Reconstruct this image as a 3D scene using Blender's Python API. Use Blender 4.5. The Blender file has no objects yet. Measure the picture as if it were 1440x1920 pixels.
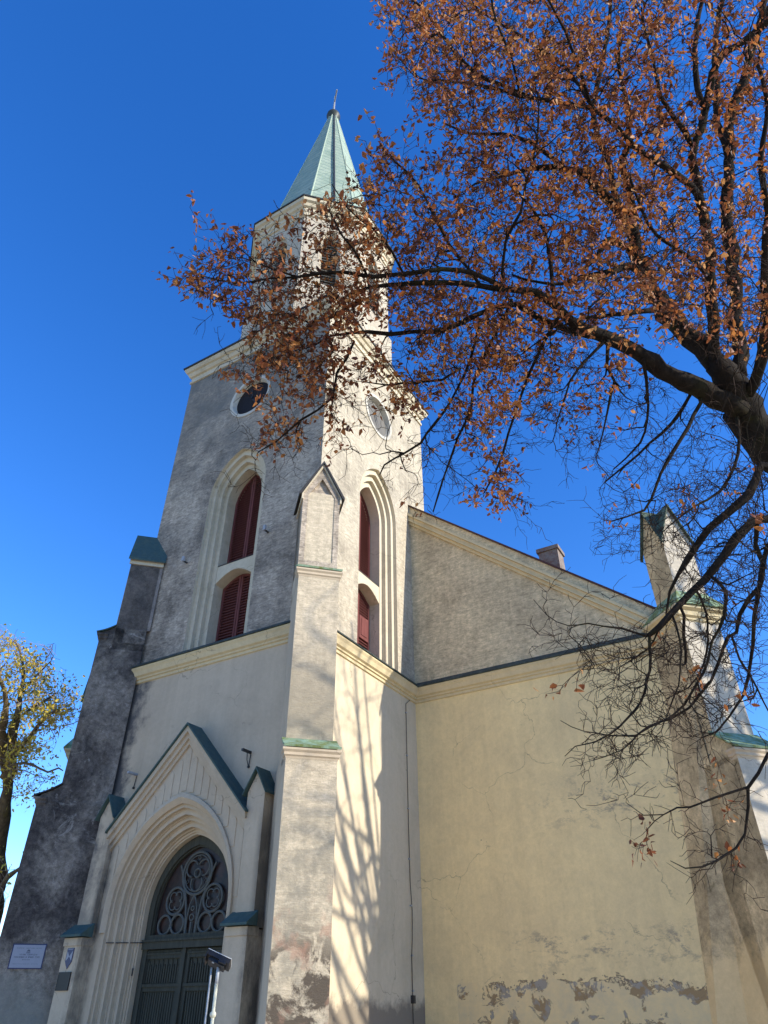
import bpy, math, random
import numpy as np
from mathutils import Vector, kdtree, noise as mnoise
from mathutils.geometry import tessellate_polygon
S = bpy.context.scene
COL = S.collection
R = math.radians
random.seed(4); rng = np.random.default_rng(4)

# ---------------------------------------------------------------- camera
CAM = np.array([10.862, -14.354, 1.6])
YAW, PITCH, ROLL, FPX = -0.531374, 0.622526, -0.0049275, 1299.2
fw = np.array([math.sin(YAW)*math.cos(PITCH), math.cos(YAW)*math.cos(PITCH), math.sin(PITCH)])
rt = np.array([math.cos(YAW), -math.sin(YAW), 0.]); up = np.cross(rt, fw)
rt2 = rt*math.cos(ROLL)+up*math.sin(ROLL); up2 = -rt*math.sin(ROLL)+up*math.cos(ROLL)
cd = bpy.data.cameras.new('camera'); cam = bpy.data.objects.new('camera', cd); COL.objects.link(cam)
from mathutils import Matrix
cam.matrix_world = Matrix(((rt2[0], up2[0], -fw[0], CAM[0]), (rt2[1], up2[1], -fw[1], CAM[1]), (rt2[2], up2[2], -fw[2], CAM[2]), (0, 0, 0, 1)))
cd.sensor_fit = 'VERTICAL'; cd.sensor_height = 24; cd.lens = FPX/1920*24
cd.clip_start = .1; cd.clip_end = 3000
S.camera = cam
# ---------------------------------------------------------------- light
SUN_AZ, SUN_EL = R(8.0), R(23.5)           # azimuth from +X towards +Y
sd = Vector((math.cos(SUN_EL)*math.cos(SUN_AZ), math.cos(SUN_EL)*math.sin(SUN_AZ), math.sin(SUN_EL)))
W_ = bpy.data.worlds.new('World'); S.world = W_; W_.use_nodes = True
nt = W_.node_tree; nt.nodes.clear()
sky = nt.nodes.new('ShaderNodeTexSky'); sky.sky_type = 'NISHITA'; sky.sun_disc = False
sky.sun_elevation = SUN_EL; sky.sun_rotation = math.pi/2-SUN_AZ
sky.altitude = 0; sky.air_density = 1.0; sky.dust_density = 0.0; sky.ozone_density = 4.0
hs = nt.nodes.new('ShaderNodeHueSaturation'); hs.inputs['Saturation'].default_value = 1.265; hs.inputs['Hue'].default_value = 0.514
bg = nt.nodes.new('ShaderNodeBackground'); bg.inputs[1].default_value = 0.15
ow = nt.nodes.new('ShaderNodeOutputWorld')
nt.links.new(sky.outputs[0], hs.inputs['Color']); nt.links.new(hs.outputs[0], bg.inputs[0]); nt.links.new(bg.outputs[0], ow.inputs[0])
sl = bpy.data.lights.new('sun', 'SUN'); sl.energy = 3.05; sl.angle = R(.55); sl.color = (1, .93, .80)
so = bpy.data.objects.new('sun', sl); COL.objects.link(so); so.rotation_euler = sd.to_track_quat('Z', 'Y').to_euler()
S.view_settings.view_transform = 'Standard'; S.view_settings.look = 'None'; S.view_settings.exposure = 1.14; S.view_settings.gamma = 1

# ---------------------------------------------------------------- helpers
def tag(o, label=None, cat=None, group=None, kind=None):
    if label: o['label'] = label
    if cat: o['category'] = cat
    if group: o['group'] = group
    if kind: o['kind'] = kind
    return o
def empty(name, loc=(0, 0, 0)):
    o = bpy.data.objects.new(name, None); COL.objects.link(o); o.location = loc; return o
class MB:
    def __init__(s): s.v = []; s.f = []
    def add(s, vs, fs):
        b = len(s.v); s.v.extend([tuple(map(float, v)) for v in vs]); s.f.extend([tuple(b+i for i in f) for f in fs]); return s
    def box(s, x0, x1, y0, y1, z0, z1, fn=None):
        vs = [(x, y, z) for x in (x0, x1) for y in (y0, y1) for z in (z0, z1)]
        if fn: vs = [fn(*v) for v in vs]
        return s.add(vs, [(0, 1, 3, 2), (4, 6, 7, 5), (0, 4, 5, 1), (2, 3, 7, 6), (0, 2, 6, 4), (1, 5, 7, 3)])
    def ext(s, poly, fn, a, b, caps=(1, 1)):    # poly of (p,q); fn(p,q,t) -> xyz, extruded t from a to b
        n = len(poly); vs = [fn(p, q, a) for p, q in poly]+[fn(p, q, b) for p, q in poly]
        fs = [(i, (i+1) % n, n+(i+1) % n, n+i) for i in range(n)]
        tri = tessellate_polygon([[Vector((p, q, 0)) for p, q in poly]])
        if caps[0]: fs += [tuple(t) for t in tri]
        if caps[1]: fs += [tuple(n+i for i in reversed(t)) for t in tri]
        return s.add(vs, fs)
    def sheet(s, outer, holes, fn):             # flat polygon with holes; fn(p,q) -> xyz
        loops = [outer]+holes; pts = [p for l in loops for p in l]
        tri = tessellate_polygon([[Vector((p, q, 0)) for p, q in l] for l in loops])
        return s.add([fn(p, q) for p, q in pts], [tuple(t) for t in tri])
    def bridge(s, A, B, closed=False):
        n = len(A); m = n if closed else n-1
        return s.add(list(A)+list(B), [(i, (i+1) % n, n+(i+1) % n, n+i) for i in range(m)])
    def tube(s, path, rad, n=6, cap=True):
        P = np.array(path, float); k = len(P)
        if np.isscalar(rad): rad = [rad]*k
        T = np.gradient(P, axis=0); T /= np.linalg.norm(T, axis=1)[:, None]+1e-9
        a = np.array([0, 0, 1.]) if abs(T[0][2]) < .9 else np.array([1., 0, 0])
        u = np.cross(T[0], a); u /= np.linalg.norm(u)
        b = len(s.v)
        cs = [(math.cos(2*math.pi*i/n), math.sin(2*math.pi*i/n)) for i in range(n)]
        for i in range(k):
            u = u-T[i]*(u@T[i]); u /= np.linalg.norm(u)+1e-9; w = np.cross(T[i], u)
            for c, d in cs: s.v.append(tuple(P[i]+(u*c+w*d)*rad[i]))
        for i in range(k-1):
            for j in range(n):
                s.f.append((b+i*n+j, b+i*n+(j+1) % n, b+(i+1)*n+(j+1) % n, b+(i+1)*n+j))
        if cap and n > 3:
            s.f.append(tuple(b+j for j in reversed(range(n)))); s.f.append(tuple(b+(k-1)*n+j for j in range(n)))
        return s
    def ring(s, c, u, w, r0, r1=None, tr=.02, n=32, k=6, a0=0, a1=2*math.pi):  # torus arc in plane u,w
        full = abs(a1-a0-2*math.pi) < 1e-6
        pts = [np.array(c)+np.array(u)*r0*math.cos(a0+(a1-a0)*i/n)+np.array(w)*r0*math.sin(a0+(a1-a0)*i/n) for i in range(n+1)]
        return s.tube(pts, tr, k, not full)
    def build(s, name, mat, parent=None, smooth=False, recalc=True):
        me = bpy.data.meshes.new(name); me.from_pydata(s.v, [], s.f); me.materials.append(mat)
        if recalc:
            import bmesh
            bm = bmesh.new(); bm.from_mesh(me); bmesh.ops.remove_doubles(bm, verts=bm.verts, dist=1e-5)
            bmesh.ops.recalc_face_normals(bm, faces=bm.faces); bm.to_mesh(me); bm.free()
        if smooth: me.polygons.foreach_set('use_smooth', [True]*len(me.polygons))
        o = bpy.data.objects.new(name, me); COL.objects.link(o)
        if parent:
            o.parent = parent
            o.matrix_parent_inverse = Matrix.Translation(-Vector(wloc(parent)))
        return o
def wloc(o):
    l = Vector(o.location)
    if o.parent: l = l  # parts are built at the origin of the world
    return l if o.type == 'EMPTY' else Vector((0, 0, 0))
def copy_tree(o, parent=None):
    c = o.copy(); COL.objects.link(c)
    if parent: c.parent = parent
    for ch in list(o.children): copy_tree(ch, c)
    return c
def sweep(mb, pts, prof, closed=False):
    """profile (d,z) swept along a polyline; outward is to the right of the walking direction"""
    P = [np.array(p, float) for p in pts]; n = len(P)
    def nrm(a, b):
        d = b-a; d = d/np.linalg.norm(d); return np.array([d[1], -d[0]])
    M = []
    for i in range(n):
        if closed or 0 < i < n-1:
            n1 = nrm(P[i-1], P[i]); n2 = nrm(P[i], P[(i+1) % n]); m = n1+n2; m = m/(1+n1@n2)
        elif i == 0: m = nrm(P[0], P[1])
        else: m = nrm(P[-2], P[-1])
        M.append(m)
    k = len(prof); vs = []
    for i in range(n):
        for d, z in prof: q = P[i]+M[i]*d; vs.append((q[0], q[1], z))
    fs = []
    for i in range(n if closed else n-1):
        j = (i+1) % n
        for a in range(k-1): fs.append((i*k+a, j*k+a, j*k+a+1, i*k+a+1))
    if not closed:
        fs.append(tuple(range(k))); fs.append(tuple((n-1)*k+a for a in reversed(range(k))))
    return mb.add(vs, fs)

# ---------------------------------------------------------------- materials
class N:
    def __init__(s, name, rough=.9, spec=.2):
        s.m = bpy.data.materials.new(name); s.m.use_nodes = True; s.t = s.m.node_tree; s.t.nodes.clear()
        s.o = s.t.nodes.new('ShaderNodeOutputMaterial'); s.b = s.t.nodes.new('ShaderNodeBsdfPrincipled')
        s.b.inputs['Roughness'].default_value = rough; s.b.inputs['Specular IOR Level'].default_value = spec
        s.t.links.new(s.b.outputs[0], s.o.inputs[0])
        s.tc = s.t.nodes.new('ShaderNodeTexCoord').outputs['Object']
        sp = s.t.nodes.new('ShaderNodeSeparateXYZ'); s.t.links.new(s.tc, sp.inputs[0]); s.x, s.y, s.z = sp.outputs
    def L(s, a, b): s.t.links.new(a, b)
    def map(s, scale=(1, 1, 1), rot=(0, 0, 0), loc=(0, 0, 0)):
        m = s.t.nodes.new('ShaderNodeMapping'); m.inputs['Scale'].default_value = scale; m.inputs['Rotation'].default_value = rot; m.inputs['Location'].default_value = loc
        s.L(s.tc, m.inputs[0]); return m.outputs[0]
    def noise(s, scale, detail=6, rough=.6, vec=None, dist=0):
        n = s.t.nodes.new('ShaderNodeTexNoise'); n.inputs['Scale'].default_value = scale; n.inputs['Detail'].default_value = detail
        n.inputs['Roughness'].default_value = rough; n.inputs['Distortion'].default_value = dist
        s.L(vec or s.tc, n.inputs['Vector']); return n.outputs['Fac']
    def ramp(s, v, a, b, lo=0., hi=1.):
        m = s.t.nodes.new('ShaderNodeMapRange'); m.inputs[1].default_value = a; m.inputs[2].default_value = b; m.inputs[3].default_value = lo; m.inputs[4].default_value = hi
        s.L(v, m.inputs[0]); return m.outputs[0]
    def math(s, op, a, b=None, clamp=False):
        m = s.t.nodes.new('ShaderNodeMath'); m.operation = op; m.use_clamp = clamp
        for i, v in enumerate((a, b)):
            if v is None: continue
            if isinstance(v, (int, float)): m.inputs[i].default_value = v
            else: s.L(v, m.inputs[i])
        return m.outputs[0]
    def mix(s, f, a, b, mode='MIX'):
        m = s.t.nodes.new('ShaderNodeMix'); m.data_type = 'RGBA'; m.blend_type = mode
        if isinstance(f, (int, float)): m.inputs[0].default_value = f
        else: s.L(f, m.inputs[0])
        for i, v in ((6, a), (7, b)):
            if isinstance(v, tuple): m.inputs[i].default_value = (*v, 1)
            else: s.L(v, m.inputs[i])
        return m.outputs[2]
    def done(s, col, bump=None, strength=.3, dist=.02):
        if isinstance(col, tuple): s.b.inputs['Base Color'].default_value = (*col, 1)
        else: s.L(col, s.b.inputs['Base Color'])
        if bump is not None:
            b = s.t.nodes.new('ShaderNodeBump'); b.inputs['Strength'].default_value = strength; b.inputs['Distance'].default_value = dist
            s.L(bump, b.inputs['Height']); s.L(b.outputs[0], s.b.inputs['Normal'])
        return s.m
def grey(n, v):
    c = n.t.nodes.new('ShaderNodeCombineColor')
    for i in range(3): n.L(v, c.inputs[i])
    return c.outputs[0]
def plaster(name, base, dirt, lo, hi, stroke=.0, fine=.25, peel=None, extra=None, srot=24, ssc=(1, 1, 4.2), peelcol=(.20, .19, .18), dirt2=None):
    n = N(name, .92, .15)
    big = n.noise(.55, 9, .68, dist=.4)
    col = n.mix(n.ramp(big, lo, hi), base, dirt)
    f1 = n.noise(7, 8, .72); f2 = n.noise(38, 5, .7)
    col = n.mix(1., col, grey(n, n.ramp(f1, .3, .7, 1-fine, 1+fine*.5)), 'MULTIPLY')
    col = n.mix(1., col, grey(n, n.ramp(f2, .3, .7, 1-fine*.5, 1+fine*.3)), 'MULTIPLY')
    h = n.math('ADD', n.math('MULTIPLY', f2, .5), f1)
    if stroke:
        st = n.noise(3.6, 7, .8, n.map(ssc, (R(srot), R(srot*.75), 0)), dist=.9)
        col = n.mix(1., col, grey(n, n.ramp(st, .32, .68, 1-stroke, 1+stroke*.35)), 'MULTIPLY')
        h = n.math('ADD', h, n.math('MULTIPLY', st, 2.2))
        brk = n.noise(1, 2, .5, n.map((9, 9, 15)))
        h = n.math('ADD', h, n.math('MULTIPLY', brk, .5))
    ru = n.noise(1.3, 7, .7, n.map((2.4, 2.4, .13)))
    col = n.mix(1., col, grey(n, n.ramp(ru, .42, .72, 1.03, .84 if stroke else .94)), 'MULTIPLY')
    vo = n.t.nodes.new('ShaderNodeTexVoronoi'); vo.feature = 'DISTANCE_TO_EDGE'; vo.inputs['Scale'].default_value = .42
    wv = n.t.nodes.new('ShaderNodeVectorMath'); wv.operation = 'ADD'; nw = n.t.nodes.new('ShaderNodeTexNoise'); nw.inputs['Scale'].default_value = 1.4; nw.inputs['Detail'].default_value = 7; n.L(n.tc, nw.inputs['Vector'])
    n.L(n.tc, wv.inputs[0]); n.L(nw.outputs['Color'], wv.inputs[1]); n.L(wv.outputs[0], vo.inputs['Vector'])
    ck = n.math('MULTIPLY', n.math('LESS_THAN', vo.outputs['Distance'], .0035), n.ramp(n.noise(.35, 3, .5), .52, .58))
    col = n.mix(n.math('MULTIPLY', ck, .45), col, (.16, .13, .10))
    if dirt2:       # darker growth patches
        p = n.noise(1.7, 10, .75, dist=.6); q = n.ramp(p, dirt2[1], dirt2[2]); col = n.mix(q, col, dirt2[0])
    if extra: col = extra(n, col)
    if peel:        # flaked render near the ground with sharp torn edges
        zt = peel
        e = n.noise(1.0, 9, .68, n.map((1, 1, 1.6)), dist=.3); zz = n.math('ADD', n.z, n.math('MULTIPLY', e, -1.5)); ze = zt-.75
        zone = n.math('MULTIPLY', n.math('LESS_THAN', zz, ze), n.math('GREATER_THAN', n.x, 1.0))
        low = n.mix(n.ramp(n.noise(2.5, 7, .7), .35, .65), (.80, .60, .30), (.60, .49, .30))
        pn = n.noise(1.5, 9, .66, n.map(loc=(3.1, 0, 1.7)), dist=.5)
        near = n.math('MULTIPLY', n.math('GREATER_THAN', zz, ze-.30), n.math('GREATER_THAN', pn, .515))
        far = n.math('GREATER_THAN', n.noise(2.0, 8, .62, n.map(loc=(1.3, 0, 6.2)), dist=.7), .60)
        patch = n.math('MULTIPLY', zone, n.math('MAXIMUM', near, far))
        pc = n.mix(n.ramp(n.noise(3.3, 5, .6), .46, .54), (.34, .30, .24), (.33, .23, .12))
        col = n.mix(n.math('MULTIPLY', zone, .8), col, low)
        edge = n.math('MULTIPLY', n.math('LESS_THAN', n.math('ABSOLUTE', n.math('SUBTRACT', zz, ze)), .022), n.math('MULTIPLY', n.math('GREATER_THAN', n.noise(.9, 4, .6), .47), n.math('GREATER_THAN', n.x, 1.0)))
        rim = n.math('MULTIPLY', zone, n.math('LESS_THAN', n.math('ABSOLUTE', n.math('SUBTRACT', n.noise(2.0, 8, .62, n.map(loc=(1.3, 0, 6.2)), dist=.7), .59)), .006))
        col = n.mix(patch, col, pc)
        col = n.mix(n.math('MAXIMUM', edge, rim), col, (.22, .17, .11))
        h = n.math('SUBTRACT', h, n.math('MULTIPLY', n.math('ADD', patch, n.math('MULTIPLY', zone, .7)), 2.))
    return n.done(col, h, .35+stroke*.5, .02)

def stain_left(n, col):     # dark algae where the tower front meets the north buttress
    m = n.math('ADD', n.ramp(n.x, -5.7, -7.2, 0, 1), n.ramp(n.noise(1.2, 8, .7), .3, .7, -.45, .45))
    m = n.math('MULTIPLY', n.ramp(m, .3, .75), n.ramp(n.z, 2.5, 4.5))
    col = n.mix(m, col, (.125, .115, .105))
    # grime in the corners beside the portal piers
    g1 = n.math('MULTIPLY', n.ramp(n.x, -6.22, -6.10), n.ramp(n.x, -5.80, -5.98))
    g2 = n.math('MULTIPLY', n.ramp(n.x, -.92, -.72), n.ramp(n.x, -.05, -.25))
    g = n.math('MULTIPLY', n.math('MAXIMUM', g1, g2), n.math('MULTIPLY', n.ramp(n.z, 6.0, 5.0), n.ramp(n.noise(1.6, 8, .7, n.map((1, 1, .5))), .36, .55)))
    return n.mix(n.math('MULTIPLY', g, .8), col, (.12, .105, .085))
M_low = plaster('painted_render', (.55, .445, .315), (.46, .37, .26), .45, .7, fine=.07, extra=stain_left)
def base_dirt(n, col):
    m = n.ramp(n.math('ADD', n.z, n.math('MULTIPLY', n.noise(2, 8, .7), -1.2)), 1.3, 1.0)
    return n.mix(m, col, (.24, .20, .15))
M_side = plaster('painted_render_side', (.60, .50, .35), (.50, .42, .29), .45, .7, fine=.07, extra=base_dirt)
def weather_up(n, col):
    m = n.ramp(n.math('ADD', n.math('MULTIPLY', n.z, .05), n.noise(.8, 7, .7)), 1.35, 1.8)
    return n.mix(m, col, (.17, .165, .15))
M_up = plaster('weathered_render', (.65, .535, .41), (.22, .185, .15), .43, .68, stroke=.62, fine=.38, extra=weather_up)
M_upside = plaster('weathered_render_sunlit_copy', (.60, .52, .39), (.36, .31, .235), .46, .72, stroke=.42, fine=.28)  # less dirty, lighter copy for the sunlit side; its brightness sits in the colour
M_belfry = plaster('belfry_render', (.58, .50, .385), (.30, .265, .21), .5, .75, stroke=.2, fine=.2)
def mould_bands(n, col):    # two drifts of black mould on the nave front
    q = n.noise(1.3, 12, .8, n.map((1.2, 1, 2.2), (0, R(14), 0)), dist=.15)
    b1 = n.math('MULTIPLY', n.math('MULTIPLY', n.ramp(n.z, 5.3, 6.2), n.ramp(n.z, 7.4, 6.5)), n.ramp(n.x, 3.2, 5.4))
    b2 = n.math('MULTIPLY', n.math('MULTIPLY', n.ramp(n.z, 2.2, 2.8), n.ramp(n.z, 3.5, 3.0)), n.ramp(n.x, 1.5, 3.5))
    m = n.math('MULTIPLY', n.math('MAXIMUM', b1, b2), n.ramp(q, .52, .60))
    col = n.mix(n.math('MULTIPLY', m, .75), col, (.22, .19, .16))
    sp = n.ramp(n.noise(1.9, 11, .8, n.map(loc=(7, 1, 3)), dist=.4), .66, .72)
    return n.mix(n.math('MULTIPLY', sp, .6), col, (.28, .235, .17))
M_nave = plaster('nave_render', (.86, .66, .335), (.73, .565, .30), .38, .66, fine=.10, peel=2.15, extra=mould_bands)  # base colour raised to carry warm bounce light on the shaded wall
M_gable = plaster('gable_render', (.86, .69, .43), (.56, .44, .28), .42, .72, stroke=.42, fine=.35, srot=4, ssc=(.8, .8, 5))
M_trim = plaster('cream_trim', (.58, .50, .365), (.42, .355, .24), .5, .75, fine=.12)
M_trimy = plaster('ochre_trim', (.64, .525, .32), (.48, .39, .24), .48, .72, fine=.1)
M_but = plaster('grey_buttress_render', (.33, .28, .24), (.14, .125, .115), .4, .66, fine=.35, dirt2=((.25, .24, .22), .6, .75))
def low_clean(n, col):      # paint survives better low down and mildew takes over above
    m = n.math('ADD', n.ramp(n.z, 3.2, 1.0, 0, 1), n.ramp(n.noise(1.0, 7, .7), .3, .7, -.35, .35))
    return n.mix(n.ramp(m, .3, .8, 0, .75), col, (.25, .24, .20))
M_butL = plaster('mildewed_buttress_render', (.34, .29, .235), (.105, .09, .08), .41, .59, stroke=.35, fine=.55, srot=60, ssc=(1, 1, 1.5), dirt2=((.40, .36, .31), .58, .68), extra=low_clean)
def bands(n, col):          # corner buttress: scruffy just above each offset, flaked at the foot
    nz = n.math('MULTIPLY', n.noise(1.5, 8, .7), 1.6)
    z = n.math('ADD', n.z, nz)
    b = n.math('MULTIPLY', n.ramp(z, 7.4, 7.9), n.ramp(z, 10.6, 9.0))
    col = n.mix(n.math('MULTIPLY', b, .7), col, (.25, .215, .155))
    c = n.math('MULTIPLY', n.ramp(z, 6.4, 5.6), n.ramp(n.noise(3, 8, .75), .38, .6))
    col = n.mix(n.math('MULTIPLY', c, .75), col, (.27, .24, .18))
    d = n.math('MULTIPLY', n.ramp(z, 4.2, 3.0), n.ramp(n.noise(1.6, 9, .7, dist=.8), .46, .54))
    col = n.mix(d, col, (.10, .08, .06))
    e = n.math('MULTIPLY', n.ramp(z, 4.6, 3.8), n.ramp(n.noise(1.2, 6, .6, n.map(loc=(4, 2, 1))), .52, .6))
    return n.mix(n.math('MULTIPLY', e, .6), col, (.38, .22, .15))
M_corner = plaster('scuffed_corner_render', (.66, .55, .39), (.54, .45, .32), .45, .7, stroke=.3, fine=.25, extra=bands)
def nb(n, col):
    m = n.math('ADD', n.ramp(n.z, 3.6, 1.5, 0, 1), n.ramp(n.noise(1.1, 7, .7), .3, .7, -.5, .5))
    return n.mix(n.ramp(m, .3, .7, 0, .7), col, (.84, .63, .33))
M_nbut = plaster('mouldy_nave_buttress_render', (.72, .56, .33), (.34, .265, .16), .40, .62, fine=.42, dirt2=((.17, .13, .065), .58, .68), extra=nb)
M_nfront = plaster('bright_nave_buttress_render', (.62, .54, .42), (.48, .42, .32), .5, .72, fine=.12, stroke=.1)

def simple(name, c, rough=.6, spec=.3, var=.15, sc=8, metal=0, bump=.1):
    n = N(name, rough, spec); n.b.inputs['Metallic'].default_value = metal
    f = n.noise(sc, 6, .65)
    return n.done(n.mix(1., c, grey(n, n.ramp(f, .3, .7, 1-var, 1+var)), 'MULTIPLY'), f, bump, .01)
def verdigris(name, c, green, amt=(.45, .65)):
    n = N(name, .75, .15)
    f = n.noise(1.6, 7, .7, n.map((3, 3, 1)))
    col = n.mix(n.ramp(f, *amt), c, green)
    col = n.mix(1., col, grey(n, n.ramp(n.noise(9, 6, .7), .3, .7, .8, 1.1)), 'MULTIPLY')
    return n.done(col, f, .15, .01)
M_cop = verdigris('painted_copper', (.062, .105, .100), (.09, .125, .10))
M_copg = verdigris('mossy_copper', (.25, .36, .25), (.16, .19, .06), (.4, .6))
M_flash = verdigris('cornice_flashing_metal', (.045, .055, .05), (.08, .10, .085))
M_louv = simple('grey_louvre_paint', (.20, .195, .18), .8)
M_drk = simple('dark_flashing', (.035, .033, .032), .6)
M_red = simple('red_brown_roof_metal', (.075, .028, .022), .5)
def spire_mat():
    n = N('green_scale_cladding', .55, .35)
    # diagonal scale pattern from object height and angle round the spire
    dx = n.math('ADD', n.x, 3.72); dy = n.math('ADD', n.y, -3.8)
    s = n.math('ADD', n.math('MULTIPLY', dx, .8), n.math('MULTIPLY', dy, .8))
    def saw(e, p):
        f = n.math('FRACT', n.math('MULTIPLY', e, p)); return f
    zc = n.math('ADD', n.z, n.math('MULTIPLY', s, .33)); zd = n.math('ADD', n.z, n.math('MULTIPLY', s, -.95))
    a = n.math('LESS_THAN', saw(zc, 2.1), .13); b = n.math('LESS_THAN', saw(zd, 1.35), .055)
    ln = n.math('MAXIMUM', a, b)
    col = n.mix(n.ramp(n.noise(1.3, 6, .6), .35, .65), (.37, .43, .325), (.26, .335, .25))
    col = n.mix(n.math('MULTIPLY', ln, .6), col, (.10, .17, .15))
    return n.done(col, n.math('MULTIPLY', ln, -1.), .4, .03)
M_spire = spire_mat()
M_ridge = simple('spire_ridge_metal', (.40, .47, .35), .6)
M_iron = simple('dark_iron', (.03, .03, .03), .5, .4)
M_gal = simple('galvanised_metal', (.33, .34, .35), .45, .5)
def wood(name, c, dark, sc=(14, 14, .8)):
    n = N(name, .75, .12); f = n.noise(1.5, 6, .65, n.map(sc))
    return n.done(n.mix(n.ramp(f, .3, .7), c, dark), f, .2, .01)
M_shut = wood('maroon_shutter_paint', (.20, .068, .060), (.12, .042, .038))
M_door = wood('grey_green_door_paint', (.085, .084, .064), (.045, .045, .035))
M_trac = simple('tracery_paint', (.10, .105, .095), .6)
def glass():
    n = N('dark_leaded_glass', .4, .25)
    v = n.t.nodes.new('ShaderNodeTexVoronoi'); v.inputs['Scale'].default_value = 6; n.L(n.tc, v.inputs['Vector'])
    f = n.noise(3, 4, .6)
    return n.done(n.mix(n.ramp(f, .4, .65), (.014, .010, .010), (.05, .022, .016)), v.outputs['Distance'], .2, .02)
M_glass = glass()
M_darkglass = simple('dark_round_pane', (.022, .020, .022), .7, .1)
M_clock = simple('faded_clock_face', (.15, .14, .125), .8, .2, .2, 3)
M_black = simple('black_board', (.012, .012, .013), .45, .4)
M_white = simple('white_enamel', (.30, .31, .35), .5, .2, .04)
M_navy = simple('navy_enamel', (.015, .02, .09), .35, .4, .05)
M_ink = simple('grey_ink', (.06, .07, .10), .5, .3, .05)
M_pole = simple('cream_pole_paint', (.60, .57, .42), .4, .5, .04)
def bricks():
    n = N('chimney_brick', .9, .1); b = n.t.nodes.new('ShaderNodeTexBrick'); n.L(n.tc, b.inputs['Vector'])
    b.inputs['Scale'].default_value = 4; b.inputs['Color1'].default_value = (.22, .13, .10, 1); b.inputs['Color2'].default_value = (.17, .11, .09, 1); b.inputs['Mortar'].default_value = (.2, .17, .14, 1)
    return n.done(n.mix(n.ramp(n.noise(4, 6, .7), .4, .6), b.outputs[0], (.26, .22, .19)), n.noise(20), .3, .02)
M_brick = bricks()

# ---------------------------------------------------------------- ground
g = MB(); g.add([(-400, -400, 0), (400, -400, 0), (400, 400, 0), (-400, 400, 0)], [(0, 1, 2, 3)])
ng = N('grass_and_leaf_litter', .95, .1)
cg = ng.mix(ng.ramp(ng.noise(.4, 8, .7), .4, .6), (.075, .085, .03), (.17, .115, .05))
go = g.build('ground', ng.done(cg, ng.noise(12, 6, .7), .5, .04)); tag(go, kind='structure')
g = MB(); g.add([(-60, -60, .004), (40, -60, .004), (40, 6, .004), (-60, 6, .004)], [(0, 1, 2, 3)])  # unseen gravel sheet, spread wide and pale to bounce light onto the walls
npv = N('sandy_bounce_gravel', .95, .1)
po = g.build('path', npv.done(npv.mix(npv.ramp(npv.noise(25, 6, .8), .35, .65), (.66, .53, .37), (.54, .43, .29)), npv.noise(60), .4, .02)); tag(po, kind='structure')

# ================================================================ church
CH = empty('church'); tag(CH, 'tall cream rendered church with a green spire over its square west tower', 'church')
CX, TW, TD, YN, XN = -3.72, 7.45, 7.55, 6.2, 8.9
front = lambda d: (lambda p, q: (CX+p, d, q))
side = lambda d: (lambda p, q: (-d, 3.72+p, q))
FR = lambda p, q, d: (CX+p, d, q)
SI = lambda p, q, d: (-d, 3.72+p, q)
def arch(hw, zs, za, zb, n=16):
    """jamb foot left -> pointed head -> jamb foot right"""
    h = za-zs; Rr = (hw*hw+h*h)/(2*hw); c = Rr-hw; am = math.asin(min(1, h/Rr))
    L = [(-hw, zb)]
    for i in range(n+1):
        a = am*i/n; L.append((-(Rr*math.cos(a)-c), zs+Rr*math.sin(a)))
    return L+[(-p, q) for p, q in reversed(L[:-1])]
def orders(mb, prof, zb, F, d_end):
    """stepped pointed recess: prof = (hw, spring, apex, depth of its front edge)"""
    for i, (hw, zs, za, d) in enumerate(prof):
        A = arch(hw, zs, za, zb); dn = prof[i+1][3] if i+1 < len(prof) else d_end
        if dn != d: mb.bridge([F(p, q, d) for p, q in A], [F(p, q, dn) for p, q in A])
        if i+1 < len(prof):
            h2, z2, a2, _ = prof[i+1]; B = arch(h2, z2, a2, zb)
            mb.bridge([F(p, q, dn) for p, q in A], [F(p, q, dn) for p, q in B])
def rect(x0, x1, z0, z1): return [(x0, z0), (x1, z0), (x1, z1), (x0, z1)]
circ = lambda r, z, n=48: [(r*math.cos(2*math.pi*i/n), z+r*math.sin(2*math.pi*i/n)) for i in range(n)]

# --- tower walls
ZC, ZT = 10.62, 25.0
wp = [(1.30, 16.9, 18.75, 0), (1.13, 16.88, 18.53, .13), (.96, 16.85, 18.30, .28), (.79, 16.8, 18.07, .43)]
hole_lo = arch(2.2, 3.7, 6.2, .02)
mb = MB(); mb.sheet(rect(-TW-CX, -CX, -.2, ZC), [hole_lo[::-1]], front(0))
mb.add([(-TW, 0, -.2), (-TW, TD, -.2), (-TW, TD, ZC), (-TW, 0, ZC)], [(0, 1, 2, 3)])
mb.build('lower_tower_wall', M_low, CH)
mb = MB(); mb.add([(0, 0, -.2), (0, YN+.3, -.2), (0, YN+.3, ZC), (0, 0, ZC)], [(0, 1, 2, 3)])
mb.build('lower_tower_side_wall', M_side, CH)
mb = MB()
whole = arch(1.30, 16.9, 18.75, 10.7)[::-1]
mb.sheet(rect(-TW-CX, -CX, ZC, ZT), [whole, circ(.98, 21.5)], front(0))
mb.add([(-TW, 0, ZC), (-TW, TD, ZC), (-TW, TD, ZT), (-TW, 0, ZT)], [(0, 1, 2, 3)])
mb.add([(0, TD, ZC), (-TW, TD, ZC), (-TW, TD, ZT), (0, TD, ZT)], [(0, 1, 2, 3)])
mb.build('upper_tower_wall', M_up, CH)
mb = MB(); mb.sheet(rect(-3.72, TD-3.72, ZC, ZT), [whole, circ(.98, 21.6)], side(0)); mb.build('upper_tower_side_wall', M_upside, CH)

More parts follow.
